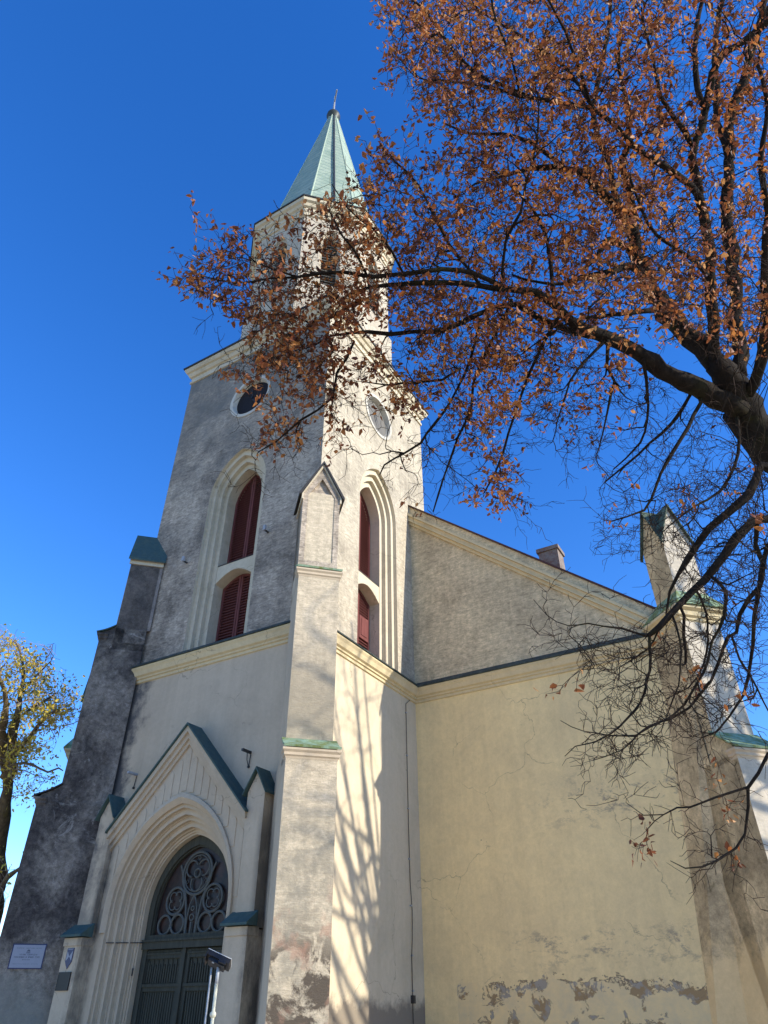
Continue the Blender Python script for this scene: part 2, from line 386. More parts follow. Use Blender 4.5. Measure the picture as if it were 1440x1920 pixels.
# --- tall louvred windows
def louvre(mb, F, x0, x1, z0, head, d, hatch=None):
    """slats between x0,x1; head(x)->top z"""
    z = z0+.06
    zt = max(head(x0), head(x1), head((x0+x1)/2))
    while z < zt:
        xs = np.linspace(x0, x1, 25); ok = [x for x in xs if head(x) > z+.07]
        if len(ok) > 1:
            a, b = ok[0], ok[-1]
            if not (hatch and hatch[0] < z < hatch[1]):
                mb.ext([(d-.045, z), (d-.035, z-.012), (d+.045, z+.085), (d+.035, z+.097)], lambda p, q, t: F(t, q, p), a, b)
        z += .105
def window(F, zc, nm):
    s = MB(); orders(s, wp, 10.7, F, 1.0)
    w = s.build('window_surround', M_trim, CH)
    # cross band between the two openings, arched below
    seg = [(-.79, 14.03), (-.79, 13.36)]+[(-.79+1.58*i/12, 13.36+.36*math.sin(math.pi*i/12)) for i in range(1, 12)]+[(.79, 13.36), (.79, 14.03)]
    b = MB(); b.ext(seg, lambda p, q, t: F(p, q, t), .45, .97); b.build('cross_band', M_trim, w)
    b = MB(); b.box(-.785, .785, .435, .9, 14.03, 14.06, lambda x, d, z: F(x, z, d)); b.build('sill', M_drk, w)
    h, zs, za = .79, 16.8, 18.07; hh = za-zs; Rr = (h*h+hh*hh)/(2*h); c = Rr-h
    head_u = lambda x: zs+math.sqrt(max(0, Rr*Rr-(abs(x)+c)**2)) if abs(x) < h else zs
    head_l = lambda x: 13.36+.36*math.sin(math.pi*min(1, max(0, (x+.79)/1.58)))
    for (z0, head, lo) in ((14.07, head_u, 0), (10.8, head_l, 1)):
        for sg in (-1, 1):
            f = MB(); x0, x1 = (-.78, -.01) if sg < 0 else (.01, .78)
            ht = (11.9, 12.75) if (lo and sg > 0 and nm) else None
            louvre(f, F, x0+.06, x1-.06, z0, head, .9, ht)
            # stiles and rails, following the arched head
            def strip(a, b):
                pts = [(a, z0), (b, z0), (b, head(b)-.01), (a, head(a)-.01)]
                f.ext(pts, lambda p, q, t: F(p, q, t), .84, .95)
            strip(x0, x0+.075); strip(x1-.075, x1)
            f.box(x0+.075, x1-.075, .845, .945, z0, z0+.09, lambda x, d, z: F(x, z, d))
            xs = np.linspace(x0+.02, x1-.02, 11)
            f.bridge([F(x, head(x)-.005, .85) for x in xs], [F(x, head(x)-.09, .85) for x in xs])
            f.bridge([F(x, head(x)-.09, .85) for x in xs], [F(x, head(x)-.09, .94) for x in xs])
            # board behind the slats
            pts = [(x0, z0)]+[(x1, z0)]+[(x, head(x)-.01) for x in xs[::-1]]
            f.sheet(pts, [], lambda p, q: F(p, q, .99))
            if ht:
                f.box(x0+.1, x1-.1, .83, .93, ht[0], ht[1], lambda x, d, z: F(x, z, d))
                f.box(x0+.2, x1-.2, .81, .83, ht[0]+.12, ht[1]-.12, lambda x, d, z: F(x, z, d))
            f.build('shutter', M_shut, w)
window(FR, 0, 0); window(SI, 0, 1)

# --- round openings
def round_face(F, zc, mat, nm):
    s = MB(); n = 48
    P = lambda r, d: [F(r*math.cos(2*math.pi*i/n), zc+r*math.sin(2*math.pi*i/n), d) for i in range(n)]
    s.bridge(P(1.03, .0), P(1.03, -.035), True); s.bridge(P(1.03, -.035), P(.90, -.035), True); s.bridge(P(.90, -.035), P(.84, .18), True)
    r_ = s.build('round_frame', M_whitewash, CH)
    f = MB(); f.add(P(.85, .17), [tuple(range(n))]); fo = f.build(nm, mat, r_, recalc=False)
    for a, l, w in ((R(100), .62, .028), (R(-62), .42, .034)):
        h = MB()
        ca, sa = math.cos(a), math.sin(a)
        h.add([F(p*ca-q*sa, zc+p*sa+q*ca, .11) for p, q in ((-.14, -w), (l, -w*.4), (l, w*.4), (-.14, w))], [(0, 1, 2, 3)]); h.build('clock_hand', M_iron, r_, recalc=False)
M_whitewash = plaster('white_ring_render', (.56, .52, .44), (.36, .33, .28), .5, .7, fine=.12)
round_face(FR, 21.5, M_darkglass, 'clock_face'); round_face(SI, 21.6, M_clock, 'clock_face')

# --- mid cornice (tower front, tower side, nave front)
run = [(-TW-.0, 0), (0, 0), (0, YN), (XN-.55, YN)]
c = MB(); sweep(c, run, [(0, 10.62), (.27, 10.58), (.27, 10.53), (.22, 10.46), (.17, 10.33), (.10, 10.29), (.10, 10.24), (.05, 10.22), (.05, 10.14), (.0, 10.12)])
c.build('string_cornice', M_trimy, CH)
c = MB(); sweep(c, run, [(-.01, 10.86), (.31, 10.63), (.31, 10.585), (0, 10.622)]); c.build('cornice_flashing', M_flash, CH)
# --- tower head cornice
tw = [(-TW, 0), (0, 0), (0, TD), (-TW, TD)]
c = MB(); sweep(c, tw, [(0, 24.15), (.06, 24.16), (.06, 24.28), (.02, 24.30), (.02, 24.50), (.10, 24.53), (.16, 24.66), (.15, 24.72), (.23, 24.76), (.29, 24.88), (.29, 24.98), (0, 25.0)], True)
c.build('head_cornice', M_trim, CH)
c = MB(); sweep(c, tw, [(.33, 24.96), (.35, 25.03), (-.3, 25.35), (-.3, 25.2), (.33, 24.985)], True); c.build('head_cornice_flashing', M_drk, CH)
# --- belfry octagon
OC = (CX, 3.8)
def octo(r): return [(OC[0]+r*math.sin(R(-22.5+45*i)), OC[1]-r*math.cos(R(-22.5+45*i))) for i in range(8)]
zb0, zb1 = 25.0, 34.3
mb = MB()
o8 = octo(3.66); AP = 3.66*math.cos(R(22.5)); HW = 3.66*math.sin(R(22.5))
def face_fn(i):
    a = R(45*i)
    nrm = (math.sin(a), -math.cos(a)); tan = (math.cos(a), math.sin(a))
    return lambda p, q, d: (OC[0]+nrm[0]*(AP-d)+tan[0]*p, OC[1]+nrm[1]*(AP-d)+tan[1]*p, q)
lan = arch(.50, 31.9, 33.0, 28.6, 8)
for i in range(8):
    F = face_fn(i)
    mb.sheet(rect(-HW, HW, 28.2, zb1), [lan[::-1]], lambda p, q, F=F: F(p, q, 0))
bel = mb.build('belfry_wall', M_belfry, CH)
mb = MB(); sweep(mb, octo(3.66), [(.14, 25.0), (.14, 28.0), (.02, 28.2), (-.02, 28.22)], True)
mb.build('belfry_base', M_belfry, CH)
for i in range(8):
    F = face_fn(i); s = MB()
    orders(s, [(.50, 31.9, 33.0, 0), (.38, 31.9, 32.8, .15)], 28.6, F, .45); sr = s.build('belfry_surround', M_belfry, bel)
    s = MB(); s.box(-.38, .38, .46, .50, 28.6, 32.85, lambda x, d, z: F(x, z, d))
    zz = 28.7
    while zz < 32.4: s.ext([(.30, zz), (.31, zz-.02), (.45, zz+.13), (.44, zz+.15)], lambda p, q, t: F(t, q, p), -.36, .36); zz += .2
    s.build('belfry_louvre', M_louv, bel)
c = MB(); sweep(c, octo(3.66), [(0, 33.72), (.07, 33.75), (.07, 33.95), (.12, 34.0), (.12, 34.25), (.22, 34.32), (.27, 34.5), (.38, 34.58), (.40, 34.82), (0, 34.84)], True)
c.build('belfry_cornice', M_trim, CH)
c = MB(); sweep(c, octo(3.66), [(.44, 34.8), (.46, 34.88), (-.5, 35.15), (-.5, 35.0), (.44, 34.82)], True); c.build('belfry_flashing', M_drk, CH)
# --- spire
SR, SZ0, SZ1 = 3.35, 34.9, 51.6
mb = MB(); a = octo(SR); b = octo(.30)
mb.bridge([(x, y, SZ0) for x, y in a], [(x, y, SZ1) for x, y in b], True)
spo = mb.build('spire', M_spire, CH)
mb = MB()
for (x, y), (u, v) in zip(a, b): mb.tube([(x, y, SZ0), (u, v, SZ1)], [.045, .03], 6)
mb.build('ridge_roll', M_ridge, spo)
mb = MB(); p0 = np.array([OC[0]+3.1*math.sin(R(47)), OC[1]-3.1*math.cos(R(47)), SZ0+.35]); p1 = np.array([OC[0]+.3*math.sin(R(47)), OC[1]-.3*math.cos(R(47)), SZ1])
mb.tube([p0, (p0+p1)/2+np.array([.02, -.05, 0]), p1], .055, 6); mb.build('lightning_conductor', M_iron, spo)
mb = MB(); prof = [(.30, 51.2), (.31, 51.5), (.42, 51.7), (.48, 51.85), (.45, 52.05), (.35, 52.2), (.28, 52.35), (.1, 52.5)]
n = 16
for (r0, z0), (r1, z1) in zip(prof, prof[1:]):
    mb.bridge([(OC[0]+r0*math.cos(2*math.pi*i/n), OC[1]+r0*math.sin(2*math.pi*i/n), z0) for i in range(n)], [(OC[0]+r1*math.cos(2*math.pi*i/n), OC[1]+r1*math.sin(2*math.pi*i/n), z1) for i in range(n)], True)
mb.build('finial', simple('finial_bronze', (.05, .055, .045), .5), spo, True)
mb = MB(); mb.tube([(OC[0], OC[1], 52.3), (OC[0], OC[1], 54.9)], .055, 6)
ar = np.array([.62, -.62, 0])
mb.tube([np.array([OC[0], OC[1], 54.0])-ar, np.array([OC[0], OC[1], 54.0])+ar], .05, 6)
mb.build('cross', M_gal, spo)

# --- diagonal buttresses
class Fr:
    def __init__(s, cx, cy, sx, sy):
        s.c = np.array([cx, cy]); s.o = np.array([sx, sy])*math.sqrt(.5); s.k = np.array([-s.o[1], s.o[0]])
    def p(s, e, k, z): q = s.c+s.o*e+s.k*k; return (q[0], q[1], z)
def offset_cap(F, parent, e_up, e_lo, hw, z_hi, z_lo, mat, hw_up=None, body=None):
    """sloping sheet-metal offset with a moulding under it"""
    hu = hw_up or hw
    m = MB(); oh = .13; A = [(e_up-.05, z_hi), (e_lo+oh, z_lo), (e_lo+oh, z_lo-.045), (e_lo+oh-.03, z_lo-.05), (e_up-.05, z_hi-.06)]
    n = 8; tops = []
    prof = [(e_up-.02+(e_lo+oh-e_up+.02)*t, z_hi+(z_lo-z_hi)*t-.06*math.sin(math.pi*t)*.6) for t in np.linspace(0, 1, n)]
    poly = prof+[(e_lo+oh-.02, z_lo-.05)]+[(p-.01, q-.035) for p, q in prof[::-1][1:]]
    m.ext(poly, lambda p, q, t: F.p(p, t, q), -hw-.07, hw+.07); cap = m.build('offset_cap', mat, parent)
    m = MB(); core = [(e_up-.3, z_hi-.07)]+[(p-.02, q-.05) for p, q in prof if p < e_lo-.03]+[(e_lo, z_lo-.08), (e_lo, z_lo-.3), (e_up-.3, z_lo-.3)]
    m.ext(core, lambda p, q, t: F.p(p, t, q), -hw, hw); m.build('weathering', body, parent)
    m = MB()
    # moulding as little swept profile on the front and returning on both sides
    L = [F.p(e_lo-.25, -hw, 0)[:2], F.p(e_lo, -hw, 0)[:2], F.p(e_lo, hw, 0)[:2], F.p(e_lo-.25, hw, 0)[:2]]
    pr = [(0.003, z_lo-.05), (.09, z_lo-.06), (.09, z_lo-.11), (.05, z_lo-.16), (.05, z_lo-.22), (.02, z_lo-.25), (.003, z_lo-.3)]
    if hw*2 > 0:
        d0 = np.array(L[1])-np.array(L[0]); nn = np.array([d0[1], -d0[0]]); 
        if nn@F.k > 0: L = L[::-1]
        sweep(m, L, pr)
    m.build('offset_moulding', M_low if mat is M_copg else body, parent)
def but_faces(F, parent, e, hw, z0, z1, mf, ms, e0=-.4):
    m = MB(); m.add([F.p(e, -hw, z0), F.p(e, hw, z0), F.p(e, hw, z1), F.p(e, -hw, z1)], [(0, 1, 2, 3)]); m.build('buttress_face', mf, parent)
    m = MB()
    for k in (-hw, hw): m.add([F.p(e0, k, z0), F.p(e, k, z0), F.p(e, k, z1), F.p(e0, k, z1)], [(0, 1, 2, 3)])
    m.add([F.p(e0, -hw, z1), F.p(e, -hw, z1), F.p(e, hw, z1), F.p(e0, hw, z1)], [(0, 1, 2, 3)])
    m.build('buttress_side', ms, parent)
def tower_buttress(cx, cy, sx, sy, mf, ms, capm, lowcap):
    F = Fr(cx, cy, sx, sy); hw = .575
    root = MB().box(-.3, .3, -.3, .3, 0, 11, lambda a, b, z: (cx+a*.3-sx*.5, cy+b*.3-sy*.5, z)).build('corner_buttress', ms, CH)
    but_faces(F, root, 1.55, hw+.03, -.2, 6.45, mf, ms)
    but_faces(F, root, 1.02, hw, 6.2, 11.45, mf, ms)
    offset_cap(F, root, 1.02, 1.55, hw+.03, 6.95, 6.6, lowcap, body=ms)
    # top stage with a gabled head
    e = .60
    but_faces(F, root, e-.02, hw, 11.2, 14.75, mf, ms)
    offset_cap(F, root, e, 1.02, hw, 12.05, 11.75, lowcap if lowcap is M_copg else capm, body=ms)
    gp = [(-hw, 11.95), (hw, 11.95), (hw, 14.78), (0, 15.95), (-hw, 14.78)]
    pn = [(-hw+.16, 12.25), (hw-.16, 12.25), (hw-.16, 14.62), (0, 15.32), (-hw+.16, 14.62)]
    m = MB(); m.sheet(gp, [pn[::-1]], lambda p, q: F.p(e, p, q))
    m.bridge([F.p(e, p, q) for p, q in pn], [F.p(e-.10, p, q) for p, q in pn], True); m.sheet(pn, [], lambda p, q: F.p(e-.10, p, q))
    m.bridge([F.p(e, p, q) for p, q in gp], [F.p(-.5, p, q) for p, q in gp], True)
    m.build('gabled_head', M_up if mf is M_corner else M_trim if False else mf, root)
    m = MB()
    for sg in (-1, 1):
        sl = [(0, 16.0), (sg*(hw+.14), 14.62), (sg*(hw+.14), 14.55), (sg*(hw+.07), 14.60), (0, 15.90)]
        m.ext([(p, q) for p, q in sl], lambda p, q, t: F.p(t, p, q), e+.10, -.55)
    m.build('head_roof', capm, root)
    m = MB()
    for sg in (-1, 1):
        sl = [(0, 15.89), (sg*(hw+.05), 14.60), (sg*(hw+.05), 14.42), (sg*hw, 14.42), (sg*hw, 14.66), (0, 15.76)]
        m.ext(sl, lambda p, q, t: F.p(t, p, q), e+.05, -.5)
    m.build('head_moulding', M_trim, root)
    return root
tower_buttress(0, 0, 1, -1, M_corner, M_low, M_drk, M_copg)
bl = tower_buttress(-TW, 0, -1, -1, M_but, M_butL, M_cop, M_drk); 
# --- portal
PX = CX+.04
P = empty('portal'); P.parent = CH
PF = lambda p, q, d: (PX+p, d, q)
gz = lambda x: 8.12-1.05*abs(x)
pout = [(-2.35, 0), (-2.35, gz(2.35)), (0, gz(0)), (2.35, gz(2.35)), (2.35, 0)]
a1 = arch(2.0, 3.7, 6.08, .02)
m = MB(); m.sheet([(-2.35, -.2)]+pout[1:4]+[(2.35, -.2)], [a1[::-1]], lambda p, q: PF(p, q, -.3))
po = [(-2.35, -.2)]+pout[1:4]+[(2.35, -.2)]
m.bridge([PF(p, q, -.3) for p, q in po], [PF(p, q, .05) for p, q in po])
# raised slender blind lancets
for i in range(-8, 9):
    x = i*.272; w = .088
    top = gz(abs(x)+w)-.52
    Rh = arch(2.14, 3.7, 6.34, 0)
    def hood(xx):
        h = 2.64; Rr = (2.14**2+h*h)/(2*2.14); c = Rr-2.14; t = Rr*Rr-(abs(xx)+c)**2
        return 3.7+math.sqrt(t) if t > 0 else 3.7
    bot = hood(x)+.05
    if abs(x)+w > 2.14: bot = 3.75
    if top-bot < .12: continue
    pts = [(x-w, bot), (x+w, bot), (x+w, top-.1)]+[(x+w*math.cos(R(t)), top-.1+.12*math.sin(R(t))) for t in range(20, 180, 20)]+[(x-w, top-.1)]
    m.ext(pts, PF, -.299, -.316, (0, 1))
    fr = [((p-x)*1.22+x, (q-bot)*1.0+bot+(.02 if q > top-.11 else 0)) for p, q in pts]
m.build('portal_gable', M_low, P)
m = MB()
pp = [(2.0, 3.7, 6.08, -.3), (1.93, 3.7, 5.99, -.22), (1.90, 3.7, 5.96, -.12), (1.80, 3.7, 5.84, -.10), (1.77, 3.7, 5.81, .02), (1.70, 3.7, 5.72, .06), (1.67, 3.7, 5.69, .16), (1.58, 3.7, 5.58, .18), (1.55, 3.7, 5.54, .30), (1.50, 3.7, 5.48, .36), (1.46, 3.7, 5.43, .40)]
orders(m, pp, -.2, PF, .75)
# hood mould
A = arch(2.14, 3.7, 6.34, 3.2); B = arch(2.0, 3.7, 6.08, 3.2); Cc = arch(2.08, 3.7, 6.22, 3.2)
m.bridge([PF(p, q, -.3) for p, q in A], [PF(p, q, -.37) for p, q in A]); m.bridge([PF(p, q, -.37) for p, q in A], [PF(p, q, -.40) for p, q in Cc]); m.bridge([PF(p, q, -.40) for p, q in Cc], [PF(p, q, -.3) for p, q in B])
m.build('archivolt', M_low, P)
# rake mouldings and roof of the gable
m = MB(); r2 = MB()
for sg in (-1, 1):
    for (t0, t1, d) in ((.0, .12, -.52), (.12, .24, -.44), (.24, .34, -.37)):
        m.ext([(0, gz(0)-t0*1.45), (sg*2.42, gz(2.42)-t0*1.45), (sg*2.42, gz(2.42)-t1*1.45), (0, gz(0)-t1*1.45)], PF, d, .03)
    r2.ext([(0, gz(0)+.06), (sg*2.46, gz(2.46)+.06), (sg*2.46, gz(2.46)+.005), (0, gz(0)+.005)], PF, -.58, .02)
m.build('rake_moulding', M_low, P); r2.build('gable_roof', M_cop, P)
for sg in (-1, 1):
    xc = sg*2.66; w = .27
    m = MB(); m.ext([(xc-w, 3.1), (xc+w, 3.1), (xc+w, 6.02), (xc, 6.50), (xc-w, 6.02)], PF, -.45, .04)
    m.box(xc-w-.04, xc+w+.04, -.66, .04, -.2, 3.06, lambda x, d, z: PF(x, z, d))
    m.box(xc-w-.06, xc+w+.06, -.69, -.3, 2.93, 3.10, lambda x, d, z: PF(x, z, d))
    pier = m.build('pier', M_low, P)
    m = MB()
    for s2 in (-1, 1):
        m.ext([(xc, 6.60), (xc+s2*(w+.09), 5.98), (xc+s2*(w+.09), 5.93), (xc, 6.54)], PF, -.56, .03)
    m.build('pier_roof', M_cop, P)
    m = MB(); m.ext([(-.43, 3.42), (-.80, 3.17), (-.80, 3.12), (-.43, 3.12)], lambda d, q, t: PF(t, q, d), xc-w-.11, xc+w+.11)
    m.build('pier_offset', M_cop, P)
# doors, transom, tympanum
def bx(m, x0, x1, d0, d1, z0, z1): m.box(x0, x1, d0, d1, z0, z1, lambda x, d, z: PF(x, z, d))
fr_ = MB(); orders(fr_, [(1.46, 3.7, 5.43, .55), (1.30, 3.7, 5.20, .56), (1.27, 3.7, 5.16, .62)], -.2, PF, .75)
bx(fr_, -1.46, 1.46, .50, .75, 2.86, 3.02); bx(fr_, -1.5, 1.5, .46, .75, 3.02, 3.07); bx(fr_, -1.46, 1.46, .55, .75, 3.07, 3.17)
fr_o = fr_.build('door_frame', M_door, P)
g_ = MB(); A = arch(1.29, 3.7, 5.19, 3.1); g_.sheet(A, [], lambda p, q: PF(p, q, .70)); g_.build('tympanum_glass', M_glass, P)
t = MB(); U, V_ = (1, 0, 0), (0, 0, 1)
def C3(x, z): return PF(x, z, .64)
def rg(x, z, r, tr=.026, n=28, a0=0, a1=2*math.pi): t.ring(C3(x, z), U, V_, r, tr=tr, n=n, k=6, a0=a0, a1=a1)
rg(0, 4.53, .50, .035); rg(0, 4.53, .43, .016)
for k in range(3):
    a = R(-90+120*k); rg(.235*math.cos(a), 4.53+.235*math.sin(a), .19, .022, 20, a-R(125), a+R(125))
    a2 = a+R(60); x, z = .37*math.cos(a2), 4.53+.37*math.sin(a2)
    t.tube([C3(x+.05*math.cos(b_), z+.05*math.sin(b_)) for b_ in (0, R(90), R(180), R(270), R(360))], .012, 4)
rg(0, 4.53, .10, .022, 18)
for sg in (-1, 1):
    rg(sg*.64, 3.92, .31, .032)
    for k in range(4):
        a = R(45+90*k); rg(sg*.64+.125*math.cos(a), 3.92+.125*math.sin(a), .115, .016, 14, a-R(115), a+R(115))
    rg(sg*.92, 3.39, .215, .030); rg(sg*.47, 3.39, .215, .030)
    t.tube([C3(sg*.17, 3.15), C3(sg*.20, 3.5), C3(sg*.27, 3.9), C3(sg*.45, 4.4), C3(sg*.62, 4.75)], .028, 6)
    t.tube([C3(sg*.15, 3.15), C3(sg*.16, 3.5), C3(sg*.12, 3.8), C3(0, 4.03)], .02, 6)
t.tube([C3(0, 3.15), C3(0, 3.42)], .03, 6); rg(0, 3.52, .07, .018, 14)
t.ring(C3(0, 3.72), U, V_, .05, tr=.015, n=10, k=5)
t.build('tracery', M_trac, P)
for sg in (-1, 1):
    d = MB(); x0, x1 = (.02, 1.42) if sg > 0 else (-1.42, -.02)
    bx(d, x0, x1, .66, .72, -.1, 2.86)
    for a, b in ((x0, x0+.14), (x1-.14, x1)): bx(d, a, b, .60, .66, -.1, 2.84)
    for a, b in ((2.66, 2.84), (1.98, 2.12), (.9, 1.05), (-.1, .25)): bx(d, x0+.14, x1-.14, .605, .66, a, b)
    bx(d, x0+.05, x1-.05, .57, .62, 2.07, 2.13); bx(d, x0+.05, x1-.05, .58, .63, 2.74, 2.78)
    for j in range(14):
        xx = x0+.17+j*(x1-x0-.34)/13.5
        bx(d, xx, xx+.035, .635, .66, 1.08, 1.96); bx(d, xx, xx+.035, .635, .66, .3, .88)
        t_ = [(xx+.0, 2.15), (xx+.035, 2.15), (xx+.035, 2.58-.10*(j % 2)), (xx+.017, 2.64-.10*(j % 2)), (xx, 2.58-.10*(j % 2))]
        d.ext(t_, PF, .63, .66)
    for j in range(24):
        xx = x0+.15+j*(x1-x0-.3)/24; bx(d, xx, xx+.03, .575, .6, 2.79, 2.83)
    do = d.build('door_leaf', M_door, P)
m = MB(); bx(m, -.05, .05, .54, .60, -.1, 2.86); m.build('meeting_stile', M_door, P)
m = MB(); m.tube([PF(-1.52, 2.45, .38), PF(-1.42, 2.45, .3), PF(-1.42, 2.30, .3)], .02, 6); m.build('door_hook', M_iron, P)
m = MB(); m.tube([PF(-1.95, 2.99, -.25), PF(-1.40, 3.01, .45)], .012, 5); m.build('tie_rod', M_iron, P)

# --- nave
rk = lambda x: 18.50-.838*x
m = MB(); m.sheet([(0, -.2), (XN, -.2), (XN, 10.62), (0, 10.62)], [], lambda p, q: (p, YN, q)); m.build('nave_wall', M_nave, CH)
m = MB(); m.sheet([(0, 10.62), (XN, 10.62), (XN, rk(XN)), (0, rk(0))], [], lambda p, q: (p, YN, q)); m.build('nave_gable_wall', M_gable, CH)
m = MB()
m.add([(XN, YN, -.2), (XN, 34, -.2), (XN, 34, 10.9), (XN, YN, 10.9)], [(0, 1, 2, 3)])
xl = -16.35
m.add([(xl, YN, -.2), (xl, 34, -.2), (xl, 34, 10.9), (xl, YN, 10.9)], [(0, 1, 2, 3)])
m.add([(xl, YN, -.2), (-TW, YN, -.2), (-TW, YN, 18.5), (xl, YN, 10.9)], [(0, 1, 2, 3)])
m.add([(xl, 34, -.2), (XN, 34, -.2), (XN, 34, 10.9), (CX, 34, 21.2), (xl, 34, 10.9)], [(0, 1, 2, 3, 4)])
m.build('nave_body', M_side, CH)
m = MB(); off = .12
m.add([(XN+.3, YN+.4, 10.7), (XN+.3, 34.3, 10.7), (CX, 34.3, 21.3), (CX, YN+.4, 21.3)], [(0, 1, 2, 3)])
m.add([(xl-.3, YN+.4, 10.7), (xl-.3, 34.3, 10.7), (CX, 34.3, 21.3), (CX, YN+.4, 21.3)], [(0, 1, 2, 3)])
m.build('nave_roof', M_red, CH)
# raking mouldings + red capping
RY = lambda p, q, y: (p, y, q)
x1 = 8.62
m = MB()
for t0, t1, d in ((-.40, -.52, .20), (-.52, -.70, .13), (-.70, -.76, .16), (-.76, -.90, .07)):
    m.ext([(0.0, rk(0)+t0), (x1, rk(x1)+t0), (x1, rk(x1)+t1), (0, rk(0)+t1)], RY, YN-d, YN+.02)
m.build('raking_cornice', M_trimy, CH)
m = MB(); m.ext([(0, rk(0)), (x1, rk(x1)), (x1, rk(x1)-.40), (0, rk(0)-.40)], RY, YN-.05, YN+.4); m.build('gable_parapet', M_gable, CH)
m = MB(); m.ext([(0, rk(0)+.07), (x1, rk(x1)+.07), (x1, rk(x1)+.004), (0, rk(0)+.004)], RY, YN-.12, YN+.45); m.build('parapet_capping', M_red, CH)
# chimney
m = MB(); m.box(4.50, 5.25, 8.2, 8.9, 12.5, 15.86); ch = m.build('chimney', M_brick, CH)
m = MB(); m.box(4.44, 5.31, 8.14, 8.96, 15.86, 16.02); m.box(4.62, 5.13, 8.3, 8.8, 16.02, 16.06); m.build('chimney_cap', M_brick, ch)

# --- nave corner buttress with pinnacle
def nave_buttress(cx, cy, sx, sy, mf, ms):
    F = Fr(cx, cy, sx, sy)
    root = MB().box(-.3, .3, -.3, .3, 0, 11, lambda a, b, z: (cx+a*.3-sx*.4, cy+b*.3-sy*.4, z)).build('nave_buttress', ms, CH)
    but_faces(F, root, 1.58, .66, -.2, 6.6, mf, ms, -.7)
    but_faces(F, root, .92, .62, 6.4, 10.75, mf, ms, -.7)
    offset_cap(F, root, .92, 1.58, .66, 7.35, 6.78, M_copg, body=ms)
    # flared foot of render where it meets the wall
    for sg in (1, -1):
        b = MB(); k = sg*.66
        pts = [F.p(-.70, k, 8.2), F.p(-.70, k, -.2), F.p(.55, k, 8.2), F.p(.55, k, -.2)]
        q = F.p(-1.25, sg*1.21, -.2)
        b.add([pts[0], pts[1], pts[3], pts[2], q], [(0, 1, 4), (0, 4, 3), (0, 3, 2), (1, 3, 4)]); b.build('flared_foot', ms, root)
    # projecting hood under the pinnacle
    m = MB()
    hwp = .5; c0, c1 = -.08, .92
    top = [F.p(c0, -hwp, 11.45), F.p(c1, -hwp, 11.45), F.p(c1, hwp, 11.45), F.p(c0, hwp, 11.45)]
    low = [F.p(-.6, -.80, 10.95), F.p(1.2, -.80, 10.95), F.p(1.2, .80, 10.95), F.p(-.6, .80, 10.95)]
    l2 = [(a_, b_, z-.05) for a_, b_, z in low]
    m.bridge(top, low, True); m.bridge(low, l2, True); m.add(l2, [(0, 1, 2, 3)]); m.build('pinnacle_skirt', M_copg, root)
    m = MB(); L = [F.p(-.6, -.62, 0)[:2], F.p(.92, -.62, 0)[:2], F.p(.92, .62, 0)[:2], F.p(-.6, .62, 0)[:2]]
    d0 = np.array(L[1])-np.array(L[0])
    if np.array([d0[1], -d0[0]])@F.k > 0: L = L[::-1]
    sweep(m, L, [(.003, 10.9), (.22, 10.89), (.22, 10.82), (.12, 10.76), (.12, 10.62), (.05, 10.58), (.05, 10.52), (.003, 10.48)]); m.build('skirt_moulding', M_trimy, root)
    # pinnacle shaft with four gables
    pm = MB(); pf = MB()
    ce = (c0+c1)/2; H = .5; ze, za = 13.35, 14.55
    prof_ = [(-H, 11.2), (H, 11.2), (H, ze), (0, za), (-H, ze)]
    Fd = {0: lambda p, q: F.p(ce+H, p, q), 1: lambda p, q: F.p(ce-H, p, q), 2: lambda p, q: F.p(ce+p, H, q), 3: lambda p, q: F.p(ce+p, -H, q)}
    for i in range(4): (pf if i == 0 else pm).sheet(prof_, [], Fd[i])
    pin = pf.build('pinnacle', mf, root); pm.build('pinnacle_side', ms, root)
    rf = MB(); o_ = .10; HH = H+o_; zr = ze-.22; zt = za+.06
    # crossing roofs: each gable's two slopes run back to the centre
    for i in range(4):
        for s2 in (-1, 1):
            def T(out, lat, z, i=i):
                if i == 0: return F.p(ce+out, lat, z)
                if i == 1: return F.p(ce-out, lat, z)
                if i == 2: return F.p(ce+lat, out, z)
                return F.p(ce+lat, -out, z)
            for dz in (0, -.05):
                rf.add([T(HH, 0, zt+dz), T(0, 0, zt+dz), T(HH, s2*HH, zr+dz)], [(0, 1, 2)])
            rf.add([T(HH, 0, zt), T(HH, s2*HH, zr), T(HH, s2*HH, zr-.09), T(HH, 0, zt-.09)], [(0, 1, 2, 3)])
            rf.add([T(HH, 0, zt-.09), T(HH, s2*HH, zr-.09), T(HH-.1, s2*HH, zr-.09), T(HH-.1, 0, zt-.09)], [(0, 1, 2, 3)])
    rf.build('pinnacle_roof', M_cop_moss, root)
    m = MB(); c_ = F.p(ce-.35, -.2, za); m.tube([c_, (c_[0], c_[1], za+1.2)], .014, 5); m.build('finial_rod', M_iron, root)
    return root
M_cop_moss = verdigris('dark_mossy_copper', (.06, .085, .06), (.13, .17, .12))
nave_buttress(XN, YN, 1, -1, M_nfront, M_nbut)
nave_buttress(xl, YN, -1, -1, M_but, M_butL)

